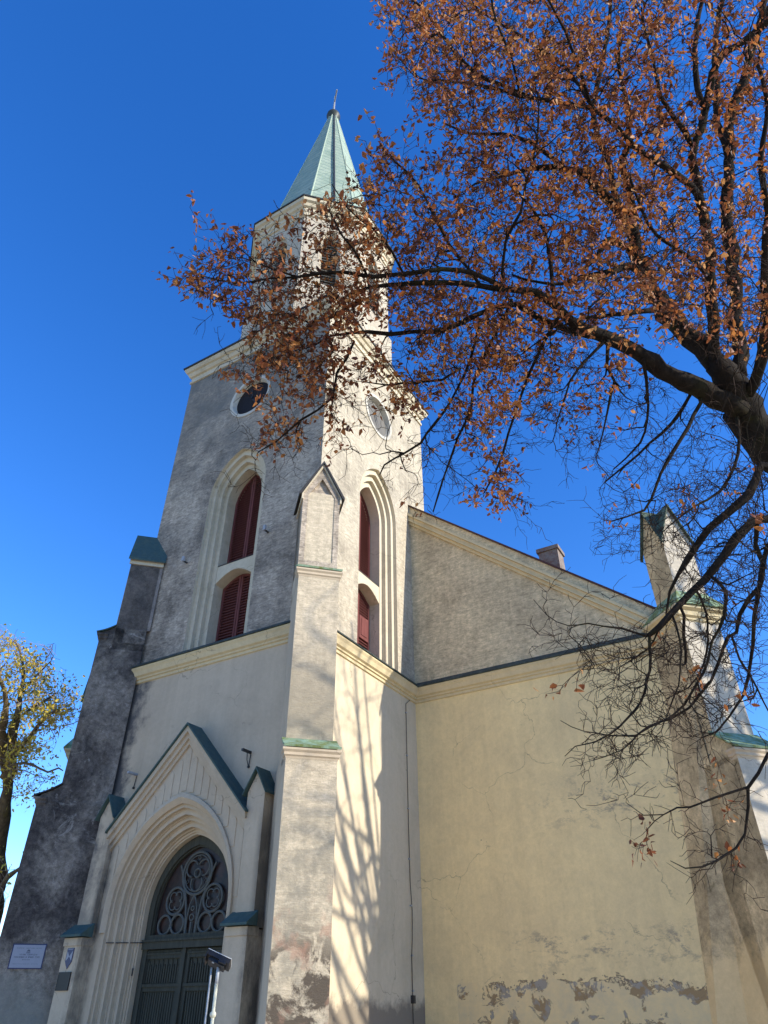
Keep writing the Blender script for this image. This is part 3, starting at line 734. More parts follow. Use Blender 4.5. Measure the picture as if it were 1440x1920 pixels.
#PART2
# ================================================================ things fixed to or standing by the church
def plaque_frame(c, u, n, w):      # c centre, u = horizontal unit, n = outward normal
    c = np.array(c); u = np.array(u); n = np.array(n)
    return lambda a, b, d: tuple(c+u*a+np.array([0, 0, 1.])*b+n*d)
s_ = math.sqrt(.5)
nb_ = np.array([s_, -s_, 0]); ub_ = np.array([s_, s_, 0])
FL = Fr(-TW, 0, -1, -1)
pc = FL.p(.78, .605, 2.73)
if np.dot(np.array(pc[:2])-np.array(FL.p(.78, 0, 0)[:2]), nb_[:2]) < 0: pc = FL.p(.78, -.605, 2.73)
f = plaque_frame(pc, ub_, nb_, 0)
m = MB(); m.box(-.40, .40, -.27, .27, .004, .03, lambda a, b, d: f(a, b, d)); sg_ = m.build('information_sign', M_navy)
tag(sg_, 'white information sign with a navy edge on the dark side of the left tower buttress', 'sign')
m = MB(); m.box(-.375, .375, -.245, .245, .0305, .036, lambda a, b, d: f(a, b, d)); bd = m.build('sign_board', M_white, sg_)
m = MB(); rr = random.Random(3)
def words(y, x0, x1, h, gaps=()):
    x = x0
    while x < x1:
        w = rr.uniform(.008, .014)*h/.02
        if not any(a < x < b for a, b in gaps):
            k = rr.randint(0, 3); lw = h*.17
            strokes = [[(0, 0, lw, h)], [(0, 0, lw, h), (0, h-lw, w, h)], [(0, 0, lw, h), (w-lw, 0, w, h), (0, h/2-lw/2, w, h/2+lw/2)], [(0, 0, w, lw), (0, h-lw, w, h), (0, 0, lw, h)]][k]
            for a, b, c_, d_ in strokes:
                m.add([f(x+a, y+b, .0375), f(x+c_, y+b, .0375), f(x+c_, y+d_, .0375), f(x+a, y+d_, .0375)], [(0, 1, 2, 3)])
        x += w+.006
words(.165, -.29, .30, .020, [(-.11, -.09), (.13, .15)])
words(.02, -.19, .21, .032, [(-.05, -.02)])
words(-.035, -.31, .31, .034, [(-.02, .0), (.15, .18)])
words(-.085, -.10, .08, .024)
words(-.17, -.30, .29, .014, [(-.1, -.09), (.1, .12)])
m.add([f(a, b, .0375) for a, b in ((-.045, .115), (.045, .115), (.0, .15))], [(0, 1, 2)])
for k in range(4): m.add([f(-.04+k*.022, b, .0375) if q else f(-.028+k*.022, b, .0375) for q, b in ((1, .08), (0, .08), (0, .108), (1, .108))], [(0, 1, 2, 3)])
m.add([f(a, b, .0375) for a, b in ((-.05, .066), (.05, .066), (.05, .075), (-.05, .075))], [(0, 1, 2, 3)])
m.build('lettering', M_ink, bd)
# shield and black plaque on the left pier
xp = PX-2.66
f2 = plaque_frame((xp-.02, -.66, 2.66), (1, 0, 0), (0, -1, 0), 0)
shield = [(-.12, .22), (.12, .22), (.12, -.06), (0, -.22), (-.12, -.06)]
m = MB(); m.ext([(a, b) for a, b in shield], f2, .004, .02); sh = m.build('shield_plaque', M_navy)
tag(sh, 'small navy and white shield shaped plaque on the left portal pier', 'plaque')
m = MB()
m.add([f2(a, b, .0215) for a, b in ((-.10, .165), (0, .045), (-.10, -.05))], [(0, 1, 2)]); m.add([f2(a, b, .0215) for a, b in ((.10, .165), (.10, -.05), (0, .045))], [(0, 1, 2)])
m.add([f2(a, b, .0215) for a, b in ((-.09, .19), (.09, .19), (.09, .205), (-.09, .205))], [(0, 1, 2, 3)])
m.build('white_field', M_white, sh)
f3 = plaque_frame((xp-.04, -.66, 2.19), (1, 0, 0), (0, -1, 0), 0)
m = MB(); m.box(-.22, .22, -.19, .19, .004, .03, lambda a, b, d: f3(a, b, d)); bp = m.build('memorial_plaque', M_black)
tag(bp, 'plain black rectangular plaque below the shield on the left portal pier', 'plaque')
m = MB()
for a, b, c_, d_ in ((-.22, .175, .22, .19), (-.22, -.19, .22, -.175), (-.22, -.175, -.205, .175), (.205, -.175, .22, .175)): m.box(a, c_, b, d_, .0305, .036, lambda a_, b_, d: f3(a_, b_, d))
m.build('plaque_rim', M_iron, bp)
# wall brackets
def bracket(x, z, lab):
    e = empty('wall_bracket', (x, 0, z)); tag(e, lab, 'bracket', 'metal brackets above the portal')
    m = MB(); m.box(x-.035, x+.035, -.34, .03, z-.03, z+.03); m.build('arm', M_iron if x > -3 else M_gal, e)
    m = MB(); m.tube([(x+.01, -.0, z), (x+.03, -.03, z-.12), (x, -.03, z-.36)], .012, 5)
    if x > -3: m.tube([(x-.03, -.10, z-.03), (x-.035, -.08, z-.2), (x, -.03, z-.38)], .012, 5)
    m.box(x-.02, x+.02, -.06, .0, z-.40, z-.35); m.build('stay', M_iron, e)
    return e
bracket(-6.0, 7.2, 'pale rusty metal bracket with a hanging stay left of the portal gable')
bracket(-1.74, 7.18, 'dark metal bracket with a looped stay right of the portal gable')
def spot(x, z, lab):
    e = empty('wall_fitting', (x, 0, z)); tag(e, lab, 'fitting', 'small fittings beside the tall window')
    m = MB(); m.box(x-.03, x+.03, -.22, .0, z-.015, z+.015); m.build('bracket_arm', M_iron, e)
    m = MB(); m.box(x-.05, x+.05, -.24, -.17, z-.02, z+.16); m.build('holder', M_gal, e)
spot(-5.57, 14.3, 'small metal fitting left of the tall front window'); spot(-1.99, 14.35, 'small metal fitting right of the tall front window')
# conductor cable on the side wall
m = MB(); pts = [(.02, 5.62, 10.1), (.25, 5.70, 10.35), (.03, 5.47, 9.95), (.03, 5.45, 9.0), (.03, 5.45, 6.0), (.03, 5.47, 4.6), (.03, 5.55, 3.9), (.03, 5.52, 3.2), (.03, 5.46, 2.8), (.03, 5.46, -.05)]
pts = [(.03, 5.75, 10.12), (.03, 5.46, 9.9)]+pts[3:]
m.tube(pts, .011, 5); cb = m.build('conductor_cable', M_iron); tag(cb, 'thin dark conductor cable clipped down the shaded strip of tower side wall', 'cable')
for z in (9.6, 8.2, 6.6, 5.2, 4.0, 2.8, 2.0):
    m = MB(); m.box(.0, .05, 5.43 if z > 5 else 5.46, 5.49 if z > 5 else 5.52, z-.02, z+.02); m.build('clip', M_gal, cb)
m = MB(); m.box(.0, .09, 5.40, 5.52, 1.72, 1.9); m.build('junction', M_iron, cb)
# floodlight on its mast, in front of the portal
def cpt(px, py, t):      # direction of the photograph's point at depth t
    return CAM+t*(fw+rt2*(px-720)/FPX-up2*(py-960)/FPX)
tz = 6.2
hc = cpt(409, 1817, tz); fl = empty('floodlight_mast', (hc[0], hc[1], 0)); tag(fl, 'black floodlight on a thin cream pole in front of the church door', 'floodlight')
base = np.array([hc[0], hc[1], 0])
m = MB(); topz = cpt(405, 1845, tz)[2]
m.tube([base+[0, 0, -.1], [hc[0], hc[1], topz]], .015, 10); m.build('pole', M_pole, fl, True)
m = MB()
kz = cpt(397, 1902, tz)[2]; n_ = 12
for i in range(8):
    a0, a1_ = -math.pi/2+math.pi*i/8, -math.pi/2+math.pi*(i+1)/8
    m.bridge([(hc[0]+.028*math.cos(a0)*math.cos(2*math.pi*j/n_), hc[1]+.028*math.cos(a0)*math.sin(2*math.pi*j/n_), kz+.028*math.sin(a0)) for j in range(n_)],
             [(hc[0]+.028*math.cos(a1_)*math.cos(2*math.pi*j/n_), hc[1]+.028*math.cos(a1_)*math.sin(2*math.pi*j/n_), kz+.028*math.sin(a1_)) for j in range(n_)], True)
m.build('knob', M_pole, fl, True)
m = MB(); a = -rt2*.06
m.tube([np.array([hc[0], hc[1], topz])-[0, 0, .02], np.array([hc[0], hc[1], topz+.13])], .015, 8); m.build('stem', M_gal, fl, True)
m = MB(); m.tube([np.array([hc[0], hc[1], .3])+a, np.array([hc[0], hc[1], topz+.12])+a], .008, 6); m.build('cable_run', M_gal, fl, True)
# head: a flat black housing tilted to one side, seen from below
ux = np.array([rt2[0], rt2[1], 0]); ux /= np.linalg.norm(ux); uy = np.array([-ux[1], ux[0], 0]); uz = np.array([0, 0, 1.])
ta = R(-21); A = ux*math.cos(ta)+uz*math.sin(ta); Bv = uz*math.cos(ta)-ux*math.sin(ta)
tb = R(-24); C_ = uy*math.cos(tb)+Bv*math.sin(tb); D_ = np.cross(A, C_)
hcn = np.array([hc[0], hc[1], topz+.17])+A*-.005
HF = lambda p, q, d: tuple(hcn+(A*p+C_*q+D_*d)*.86)
m = MB(); m.box(-.13, .13, -.085, .085, -.02, .025, HF); m.box(-.09, .09, -.06, .06, -.055, -.02, HF)
m.box(.02, .10, -.10, -.07, -.045, -.01, HF); m.box(-.13, -.12, -.10, .085, -.06, .02, HF)
hd = m.build('lamp_housing', M_black, fl)
m = MB(); m.box(-.135, .135, -.088, .088, .026, .032, HF); m.build('rim', simple('worn_aluminium_rim', (.55, .54, .5), .4, .5), hd)
m = MB(); m.box(-.045, -.02, -.055, -.035, -.0605, -.0555, HF); m.build('screw_plate', M_gal, hd)

# ================================================================ trees
def bark(name, a, b, moss=None):
    n = N(name, .95, .1); f = n.noise(9, 8, .75, n.map((1, 1, .35))); c = n.mix(n.ramp(f, .35, .65), a, b)
    if moss: c = n.mix(n.ramp(n.noise(2.2, 6, .7), .55, .72), c, moss)
    return n.done(c, f, .9, .03)
M_bark = bark('dark_lime_bark', (.011, .009, .008), (.034, .027, .021), (.036, .034, .014))
M_twig = bark('lime_twig_bark', (.026, .018, .014), (.055, .036, .026))
M_bark2 = bark('mossy_grey_bark', (.05, .036, .022), (.18, .135, .08), (.16, .13, .04))  # grey-brown bark with mossy patches
M_twig2 = bark('pale_twig_bark', (.20, .15, .115), (.36, .28, .22))
def leafmat(name, stops, trans=.35):
    m = bpy.data.materials.new(name); m.use_nodes = True; t = m.node_tree; t.nodes.clear()
    o = t.nodes.new('ShaderNodeOutputMaterial'); g_ = t.nodes.new('ShaderNodeNewGeometry'); r_ = t.nodes.new('ShaderNodeValToRGB')
    cr = r_.color_ramp; cr.elements[0].position = 0; cr.elements[0].color = (*stops[0][1], 1); cr.elements[1].position = 1; cr.elements[1].color = (*stops[-1][1], 1)
    for p, c in stops[1:-1]: e = cr.elements.new(p); e.color = (*c, 1)
    tc = t.nodes.new('ShaderNodeTexCoord'); nz = t.nodes.new('ShaderNodeTexNoise'); nz.inputs['Scale'].default_value = 1.1; nz.inputs['Detail'].default_value = 3
    mr = t.nodes.new('ShaderNodeMapRange'); mr.inputs[1].default_value = .3; mr.inputs[2].default_value = .7; mr.inputs[3].default_value = -.38; mr.inputs[4].default_value = .32
    ad = t.nodes.new('ShaderNodeMath'); ad.operation = 'ADD'; t.links.new(tc.outputs['Object'], nz.inputs['Vector']); t.links.new(nz.outputs['Fac'], mr.inputs[0])
    t.links.new(g_.outputs['Random Per Island'], ad.inputs[0]); t.links.new(mr.outputs[0], ad.inputs[1]); t.links.new(ad.outputs[0], r_.inputs[0])
    d = t.nodes.new('ShaderNodeBsdfPrincipled'); d.inputs['Roughness'].default_value = .55; d.inputs['Specular IOR Level'].default_value = .35
    tr = t.nodes.new('ShaderNodeBsdfTranslucent'); mx = t.nodes.new('ShaderNodeMixShader'); mx.inputs[0].default_value = trans
    t.links.new(r_.outputs[0], d.inputs['Base Color']); t.links.new(r_.outputs[0], tr.inputs[0]); t.links.new(d.outputs[0], mx.inputs[1]); t.links.new(tr.outputs[0], mx.inputs[2]); t.links.new(mx.outputs[0], o.inputs[0])
    return m
M_leaf = leafmat('dry_brown_leaves', [(0, (.13, .045, .022)), (.3, (.27, .085, .032)), (.6, (.42, .145, .04)), (.85, (.52, .21, .05)), (1, (.62, .33, .13))], .40)
M_leafy = leafmat('yellow_leaves', [(0, (.38, .25, .05)), (.4, (.62, .46, .06)), (.7, (.70, .56, .10)), (1, (.48, .42, .09))], .45)

def smooth_path(P, step):
    """Catmull-Rom through rows (x,y,z,r)"""
    P = np.array(P, float); out = []
    for i in range(len(P)-1):
        p0 = P[max(i-1, 0)]; p1 = P[i]; p2 = P[i+1]; p3 = P[min(i+2, len(P)-1)]
        n = max(1, int(np.linalg.norm(p2[:3]-p1[:3])/step))
        for k in range(n):
            t = k/n; out.append(.5*((2*p1)+(p2-p0)*t+(2*p0-5*p1+4*p2-p3)*t*t+(3*p1-p0-3*p2+p3)*t**3))
    out.append(P[-1]); return np.array(out)
class Tree:
    def __init__(s, seed): s.g = np.random.default_rng(seed); s.paths = []; s.nodes = []; s.dirs = []; s.rad = []
    def limb(s, P, lvl=0, step=.15):
        q = smooth_path(P, step) if len(P) > 2 or lvl == 0 else np.array(P)
        if lvl == 0 and len(q) > 4:
            q[1:-1, :3] += s.g.normal(0, 1, (len(q)-2, 3))*np.clip(q[1:-1, 3:]*.22, .004, .035)
            q[1:-1, 3] *= 1+s.g.normal(0, .075, len(q)-2)
        s.paths.append((lvl, q)); T = np.gradient(q[:, :3], axis=0) if len(q) > 1 else np.zeros((1, 3)); T /= np.linalg.norm(T, axis=1)[:, None]+1e-9
        for a, b in zip(q, T): s.nodes.append(a[:3]); s.dirs.append(b); s.rad.append(a[3])
    def grow(s, targets, lvl, r0, r1, rounds=5, sag=.0, wob=.035, step=.12, minr=0):
        """join every target point to the nearest wood with a curved shoot that leaves at an acute angle"""
        targets = np.array(targets)
        N0 = np.array(s.nodes); kd = kdtree.KDTree(len(N0)); [kd.insert(n, i) for i, n in enumerate(N0)]; kd.balance()
        d = np.array([kd.find(t)[2] for t in targets]); order = np.argsort(d); targets = targets[order]
        for ch in np.array_split(targets, rounds):
            kd = kdtree.KDTree(len(s.nodes)); [kd.insert(n, i) for i, n in enumerate(s.nodes)]; kd.balance()
            for t in ch:
                best = None
                for co, i, dist in kd.find_n(t, 14):
                    v = t-np.array(co); c = dist*(1.25-.45*float(v@s.dirs[i])/(dist+1e-6))
                    if best is None or c < best[0]: best = (c, i, dist)
                _, i, dist = best
                if dist < .03: continue
                a = np.array(s.nodes[i]); dr = s.dirs[i]
                k = max(2, int(dist/step)+1)
                ctrl = a+dr*dist*.42+s.g.normal(0, .06*dist, 3)
                ts = np.linspace(0, 1, k+1)[:, None]
                q = (1-ts)**2*a+2*ts*(1-ts)*ctrl+ts**2*t
                q[1:] += s.g.normal(0, wob*min(1, dist)*.5, (k, 3)); q[:, 2] -= sag*dist*(ts[:, 0]**2)*(1-ts[:, 0])
                ra = min(r0*(.6+.5*min(dist, 1.6)), s.rad[i]*.85); rr_ = ra+(r1-ra)*ts[:, 0]
                q4 = np.column_stack([q, rr_]); s.paths.append((lvl, q4))
                T = np.gradient(q, axis=0); T /= np.linalg.norm(T, axis=1)[:, None]+1e-9
                for p, tt, r_ in zip(q[1:], T[1:], rr_[1:]): s.nodes.append(p); s.dirs.append(tt); s.rad.append(r_)
    def mesh(s, mb, lv, sides):
        for l, q in s.paths:
            if l in lv: mb.tube(q[:, :3], q[:, 3], sides, l == 0)
def leaves_mesh(pts, g, size, name, mat, parent, droop=.55):
    """each leaf a folded, curled blade of four faces, all over the crown"""
    n = len(pts); pts = np.array(pts)
    a = g.normal(0, 1, (n, 3)); a[:, 2] -= droop*1.2; a /= np.linalg.norm(a, axis=1)[:, None]
    b = np.cross(a, g.normal(0, 1, (n, 3))); b /= np.linalg.norm(b, axis=1)[:, None]; c = np.cross(a, b)
    L = (size*g.uniform(.6, 1.2, n))[:, None]; Wd = L*g.uniform(.16, .40, n)[:, None]; curl = L*g.uniform(-.6, .7, n)[:, None]; fold = Wd*g.uniform(.1, .9, n)[:, None]
    v = np.stack([pts, pts+a*L*.35+b*Wd+c*fold, pts+a*L*.45+c*curl*.25, pts+a*L*.35-b*Wd+c*fold, pts+a*L*.8+b*Wd*.62+c*(fold*.8+curl*.7), pts+a*L*.8-b*Wd*.62+c*(fold*.8+curl*.7), pts+a*L*1.08+c*curl], 1).reshape(-1, 3)
    base = np.arange(n)[:, None]*7
    f = np.concatenate([base+np.array([0, 1, 2, 2]), base+np.array([0, 2, 3, 3])], 1)
    tri = np.array([[0, 1, 2], [0, 2, 3], [1, 4, 2], [2, 4, 6], [2, 6, 5], [2, 5, 3]])
    F = (base[:, None, :]*1+tri[None]).reshape(-1, 3)
    me = bpy.data.meshes.new(name); me.vertices.add(len(v)); me.vertices.foreach_set('co', v.ravel().astype(np.float32))
    me.loops.add(F.size); me.loops.foreach_set('vertex_index', F.ravel().astype(np.int32))
    me.polygons.add(len(F)); me.polygons.foreach_set('loop_start', np.arange(0, F.size, 3, dtype=np.int32)); me.polygons.foreach_set('loop_total', np.full(len(F), 3, dtype=np.int32))
    me.update(calc_edges=True); me.materials.append(mat); me.polygons.foreach_set('use_smooth', [True]*len(F))
    o = bpy.data.objects.new(name, me); COL.objects.link(o); o.parent = parent
    if parent: o.matrix_parent_inverse = Matrix.Translation(-Vector(wloc(parent)))
    return o
def inpoly(x, y, P):
    c = np.zeros(len(x), bool); n = len(P)
    for i in range(n):
        x1_, y1_ = P[i]; x2_, y2_ = P[(i+1) % n]
        t = ((y1_ > y) != (y2_ > y)) & (x < (x2_-x1_)*(y-y1_)/((y2_-y1_)+1e-9)+x1_); c ^= t
    return c

# ---- the big lime tree: limbs measured from the photograph, each at its own distance in the round
T1 = Tree(11)
def LB(*rows): T1.limb([(*cpt(x, y, t), w/2*t/FPX) for x, y, t, w in rows])
root_top = cpt(1440, 832, 8.5)
T1.limb([(14.0, -5.3, -.1, .48), (13.9, -5.35, .6, .38), (13.5, -5.6, 2.5, .32), (12.75, -6.0, 5.0, .28), (*root_top, .235), (*cpt(1395, 765, 8.5), .225), (*cpt(1368, 722, 8.5), .20), (*cpt(1340, 682, 8.5), .13)])
LB((1385, 765, 8.5, 50), (1300, 722, 8.35, 36), (1260, 703, 8.2, 32), (1187, 656, 8.0, 28), (1129, 629, 7.9, 25), (1092, 619, 7.8, 21), (1049, 577, 7.7, 17), (1007, 548, 7.6, 13), (954, 545, 7.6, 12), (902, 537, 7.6, 11), (838, 529, 7.5, 10), (796, 532, 7.5, 9), (722, 534, 7.6, 7), (690, 537, 7.7, 6), (640, 560, 7.8, 4))
LB((1007, 548, 7.6, 10), (954, 540, 7.5, 10), (907, 522, 7.4, 9), (859, 505, 7.3, 9), (796, 508, 7.2, 8), (733, 516, 7.2, 8), (699, 518, 7.15, 8), (645, 510, 7.1, 7.5), (597, 513, 7.1, 6.5), (556, 520, 7.1, 5), (504, 523, 7.1, 3.8), (444, 531, 7.2, 3), (390, 520, 7.3, 2.2))
LB((556, 519, 7.1, 4), (513, 505, 7.0, 3.2), (480, 492, 6.9, 2.6), (455, 470, 6.9, 2))
LB((1187, 656, 8.0, 18), (1130, 632, 8.1, 15), (1081, 624, 8.2, 13), (1018, 600, 8.3, 12), (965, 574, 8.3, 11), (917, 580, 8.3, 10), (865, 603, 8.2, 10), (820, 622, 8.1, 9), (775, 621, 8.0, 9), (733, 625, 7.9, 8.5), (690, 624, 7.9, 8), (658, 624, 7.8, 6), (620, 630, 7.8, 4.5), (585, 650, 7.8, 3))
LB((664, 640, 7.8, 5), (650, 672, 7.7, 5.5), (632, 700, 7.6, 5), (623, 745, 7.5, 4.5), (596, 769, 7.5, 4.5), (565, 787, 7.5, 4), (517, 828, 7.4, 3), (485, 847, 7.4, 2.2))
LB((690, 560, 7.8, 6), (661, 569, 7.9, 6), (620, 595, 7.9, 5), (580, 604, 8, 4), (540, 590, 8, 3))
LB((864, 690, 8.0, 5), (830, 712, 7.9, 5), (790, 716, 7.9, 4.5), (760, 717, 7.9, 4), (725, 721, 7.9, 3), (683, 716, 7.9, 2))
LB((900, 600, 8.2, 6), (880, 680, 8.1, 5.5), (835, 770, 8, 5), (800, 812, 7.9, 5), (790, 830, 7.9, 4.5), (760, 850, 7.9, 4), (720, 873, 7.8, 3.2), (712, 890, 7.8, 2.4))
LB((760, 850, 7.9, 3), (735, 846, 7.8, 2.6), (712, 852, 7.7, 2))
# limb going up to the left
LB((1370, 728, 8.5, 46), (1334, 682, 8.6, 42), (1276, 619, 8.8, 36), (1239, 566, 8.9, 32), (1223, 540, 9.0, 30), (1208, 508, 9.1, 28), (1195, 475, 9.2, 26), (1181, 422, 9.3, 24), (1155, 385, 9.4, 22), (1128, 359, 9.4, 19), (1102, 332, 9.5, 15), (1060, 317, 9.5, 12), (997, 317, 9.6, 9), (940, 330, 9.6, 6), (890, 345, 9.6, 4))
LB((1165, 395, 9.4, 15), (1150, 350, 9.5, 14), (1144, 317, 9.6, 12), (1123, 264, 9.7, 11), (1113, 211, 9.8, 10), (1118, 170, 9.9, 9), (1135, 90, 10, 8), (1145, 0, 10.2, 7), (1150, -80, 10.3, 6))
LB((1186, 420, 9.3, 14), (1178, 350, 9.1, 13), (1165, 300, 9.0, 12), (1180, 270, 8.9, 11), (1176, 200, 8.8, 8), (1160, 120, 8.7, 6), (1165, 40, 8.6, 5))
LB((1215, 520, 9.0, 15), (1181, 500, 8.8, 14), (1150, 508, 8.6, 13), (1134, 513, 8.5, 12), (1097, 519, 8.4, 10), (1055, 532, 8.3, 8), (1010, 530, 8.2, 5), (960, 515, 8.1, 4))
LB((1200, 490, 9.1, 14), (1170, 462, 9.0, 13), (1139, 450, 8.9, 11), (1120, 480, 8.8, 8), (1095, 505, 8.7, 5))
LB((1245, 580, 8.9, 11), (1187, 585, 8.6, 9), (1129, 594, 8.4, 7), (1080, 600, 8.2, 5), (1010, 640, 8, 4))
# upright stems
LB((1358, 705, 8.5, 30), (1345, 677, 8.5, 24), (1340, 608, 8.4, 22), (1332, 556, 8.4, 21), (1332, 482, 8.4, 20), (1327, 440, 8.4, 19), (1317, 395, 8.4, 18), (1308, 345, 8.4, 17), (1297, 300, 8.4, 16), (1303, 264, 8.4, 16), (1326, 205, 8.4, 15), (1334, 142, 8.3, 14), (1355, 100, 8.3, 13), (1419, 58, 8.2, 11), (1445, 10, 8.2, 9), (1460, -60, 8.2, 8))
LB((1325, 207, 8.4, 12), (1308, 170, 8.5, 11), (1303, 110, 8.6, 10), (1306, 50, 8.7, 9), (1318, 0, 8.8, 8), (1325, -70, 8.9, 7))
LB((1298, 275, 8.4, 10), (1285, 245, 8.3, 9), (1262, 218, 8.2, 8), (1239, 179, 8.1, 7), (1223, 105, 8.1, 5), (1205, 40, 8, 4))
LB((1312, 370, 8.4, 14), (1297, 348, 8.2, 13), (1270, 328, 8.1, 13), (1239, 308, 8.0, 12), (1187, 272, 7.9, 11), (1155, 237, 7.8, 10), (1113, 203, 7.8, 9), (1049, 193, 7.7, 8), (975, 179, 7.7, 7), (917, 164, 7.7, 6), (854, 153, 7.8, 4), (800, 150, 7.8, 3))
LB((1000, 184, 7.7, 7), (940, 160, 7.8, 7), (891, 137, 7.8, 7), (854, 100, 7.9, 6.5), (828, 63, 8, 6), (807, 32, 8, 5), (780, 5, 8.1, 3.5), (740, -20, 8.2, 2.5))
LB((1384, 705, 8.5, 32), (1388, 650, 8.7, 26), (1381, 600, 8.9, 25), (1377, 529, 9.0, 24), (1368, 450, 9.1, 23), (1361, 400, 9.2, 22), (1363, 350, 9.2, 21), (1370, 300, 9.3, 20), (1366, 237, 9.4, 18), (1387, 174, 9.4, 17), (1408, 105, 9.5, 16), (1429, 32, 9.5, 15), (1440, -40, 9.6, 13))
LB((1372, 300, 9.3, 14), (1345, 230, 9.5, 12), (1345, 160, 9.7, 11), (1340, 80, 9.9, 10), (1352, 0, 10, 9), (1350, -60, 10, 8))
LB((1400, 740, 8.4, 24), (1425, 690, 8.2, 20), (1440, 600, 8.0, 18), (1432, 500, 7.9, 15), (1440, 400, 7.8, 13), (1425, 300, 7.7, 10), (1440, 200, 7.7, 9), (1420, 120, 7.7, 7))
LB((1332, 520, 8.4, 9), (1290, 480, 8.1, 8), (1250, 455, 7.9, 7), (1215, 420, 7.8, 6), (1180, 330, 7.7, 4))
LB((1110, 205, 7.8, 7), (1090, 140, 7.6, 6), (1060, 60, 7.5, 5), (1030, 0, 7.4, 4), (1015, -60, 7.4, 3))
LB((975, 179, 7.7, 5), (960, 110, 7.5, 4.5), (930, 40, 7.5, 4), (915, -40, 7.5, 3))
LB((1113, 203, 7.8, 8), (1080, 150, 8.3, 7), (1040, 110, 8.6, 6), (980, 70, 8.8, 5), (900, 20, 9, 4), (850, -40, 9, 3))
# boughs to the left of the crown
LB((902, 537, 7.6, 7), (880, 505, 7.7, 6), (849, 470, 7.8, 6), (812, 401, 7.9, 5), (785, 348, 8, 4.2), (743, 306, 8, 3.4), (715, 275, 8.1, 2.4))
LB((760, 520, 7.3, 5), (735, 470, 7.2, 4.5), (700, 430, 7.2, 4), (650, 390, 7.2, 3), (622, 345, 7.2, 2))
LB((690, 520, 7.15, 5), (665, 470, 7.0, 4.4), (640, 440, 7.0, 4), (625, 410, 7, 3))
LB((940, 540, 7.6, 6), (949, 454, 7.5, 5.5), (975, 396, 7.4, 5), (986, 343, 7.4, 4.5), (1007, 264, 7.3, 4), (1010, 200, 7.3, 3))
LB((1060, 317, 9.5, 8), (1000, 270, 9.3, 7), (940, 250, 9.1, 6), (880, 250, 9, 5), (830, 230, 9, 3))
LB((1040, 575, 7.7, 8), (1030, 480, 8.2, 7), (1010, 410, 8.6, 6), (960, 350, 8.9, 5), (900, 300, 9, 4))
# hanging boughs under the main limb
LB((1135, 632, 7.9, 7), (1129, 645, 7.9, 6), (1102, 672, 7.8, 5.5), (1070, 714, 7.7, 4.5), (1049, 777, 7.6, 3))
LB((1140, 634, 7.9, 7), (1139, 687, 7.8, 6), (1150, 714, 7.8, 5), (1139, 777, 7.7, 4), (1123, 840, 7.6, 2.4))
LB((960, 560, 7.8, 6), (917, 650, 8, 5.5), (886, 719, 8, 5), (883, 767, 8, 5), (859, 819, 8, 4.5), (844, 862, 8, 4), (822, 925, 8, 3.4), (812, 960, 8, 2.4))
LB((1049, 590, 7.7, 7), (1010, 660, 7.9, 6), (991, 703, 8, 5.5), (975, 745, 8, 5), (954, 814, 8, 4.5), (928, 888, 8, 3.6), (907, 925, 8, 2.6))
LB((1310, 735, 8.4, 9), (1313, 756, 8.3, 8), (1290, 800, 8.1, 7), (1271, 830, 8, 7), (1239, 888, 7.9, 6), (1229, 914, 7.8, 5.5), (1208, 957, 7.7, 4), (1144, 978, 7.6, 2.4))
LB((1300, 730, 8.4, 7), (1260, 793, 8.6, 6), (1197, 851, 8.7, 4.5), (1134, 904, 8.8, 3))
LB((1205, 670, 8.0, 7), (1215, 760, 8.3, 5), (1200, 830, 8.4, 4), (1150, 880, 8.5, 2.5))
LB((1380, 760, 8.5, 8), (1385, 850, 8.2, 6), (1350, 920, 8, 5), (1300, 950, 7.9, 3.5), (1250, 990, 7.8, 2.4))
# low bare boughs that sweep in from the right
off = (*(CAM+np.array([2.05, 5.6, 2.9])), .085)
jn = np.array([13.45, -5.63, 2.8])
def LN(*rows): T1.limb([(*cpt(x, y, t), w*.36*t/FPX) for x, y, t, w in rows], 0, .09)
def LOW(a, *rows): T1.limb([(*jn, .13), (*((jn+cpt(a[0], a[1], a[2]))/2+np.array([.15, 0, .25])), a[3]*.40*a[2]/FPX*1.35)]+[(*cpt(x, y, t), w*.40*t/FPX) for x, y, t, w in (a,)+rows])
LOW((1470, 880, 6.6, 24), (1404, 932, 6.5, 21), (1356, 967, 6.5, 20), (1309, 1019, 6.5, 17), (1288, 1050, 6.5, 13), (1273, 1078, 6.6, 9), (1257, 1110, 6.7, 7), (1249, 1150, 6.8, 4))
LOW((1500, 985, 6.3, 30), (1440, 977, 6.2, 24), (1415, 977, 6.2, 23), (1380, 1007, 6.1, 22), (1356, 1046, 6.1, 20), (1324, 1082, 6.1, 19), (1297, 1110, 6.1, 18), (1273, 1137, 6.0, 16), (1233, 1177, 6.0, 14), (1214, 1193, 6.0, 10))
LN((1214, 1193, 6, 7), (1202, 1191, 6, 6.5), (1166, 1179, 6, 5.5), (1134, 1173, 6, 4.6), (1103, 1169, 6.0, 4), (1063, 1173, 6, 3), (1024, 1153, 6, 2.4), (1000, 1124, 6, 1.6))
LN((1218, 1193, 6, 8), (1220, 1236, 6, 7), (1214, 1276, 5.9, 6.5), (1202, 1315, 5.9, 6), (1178, 1347, 5.9, 5.5), (1146, 1375, 5.8, 4.5), (1115, 1391, 5.8, 3.6), (1079, 1399, 5.8, 2.6), (1059, 1418, 5.8, 1.8))
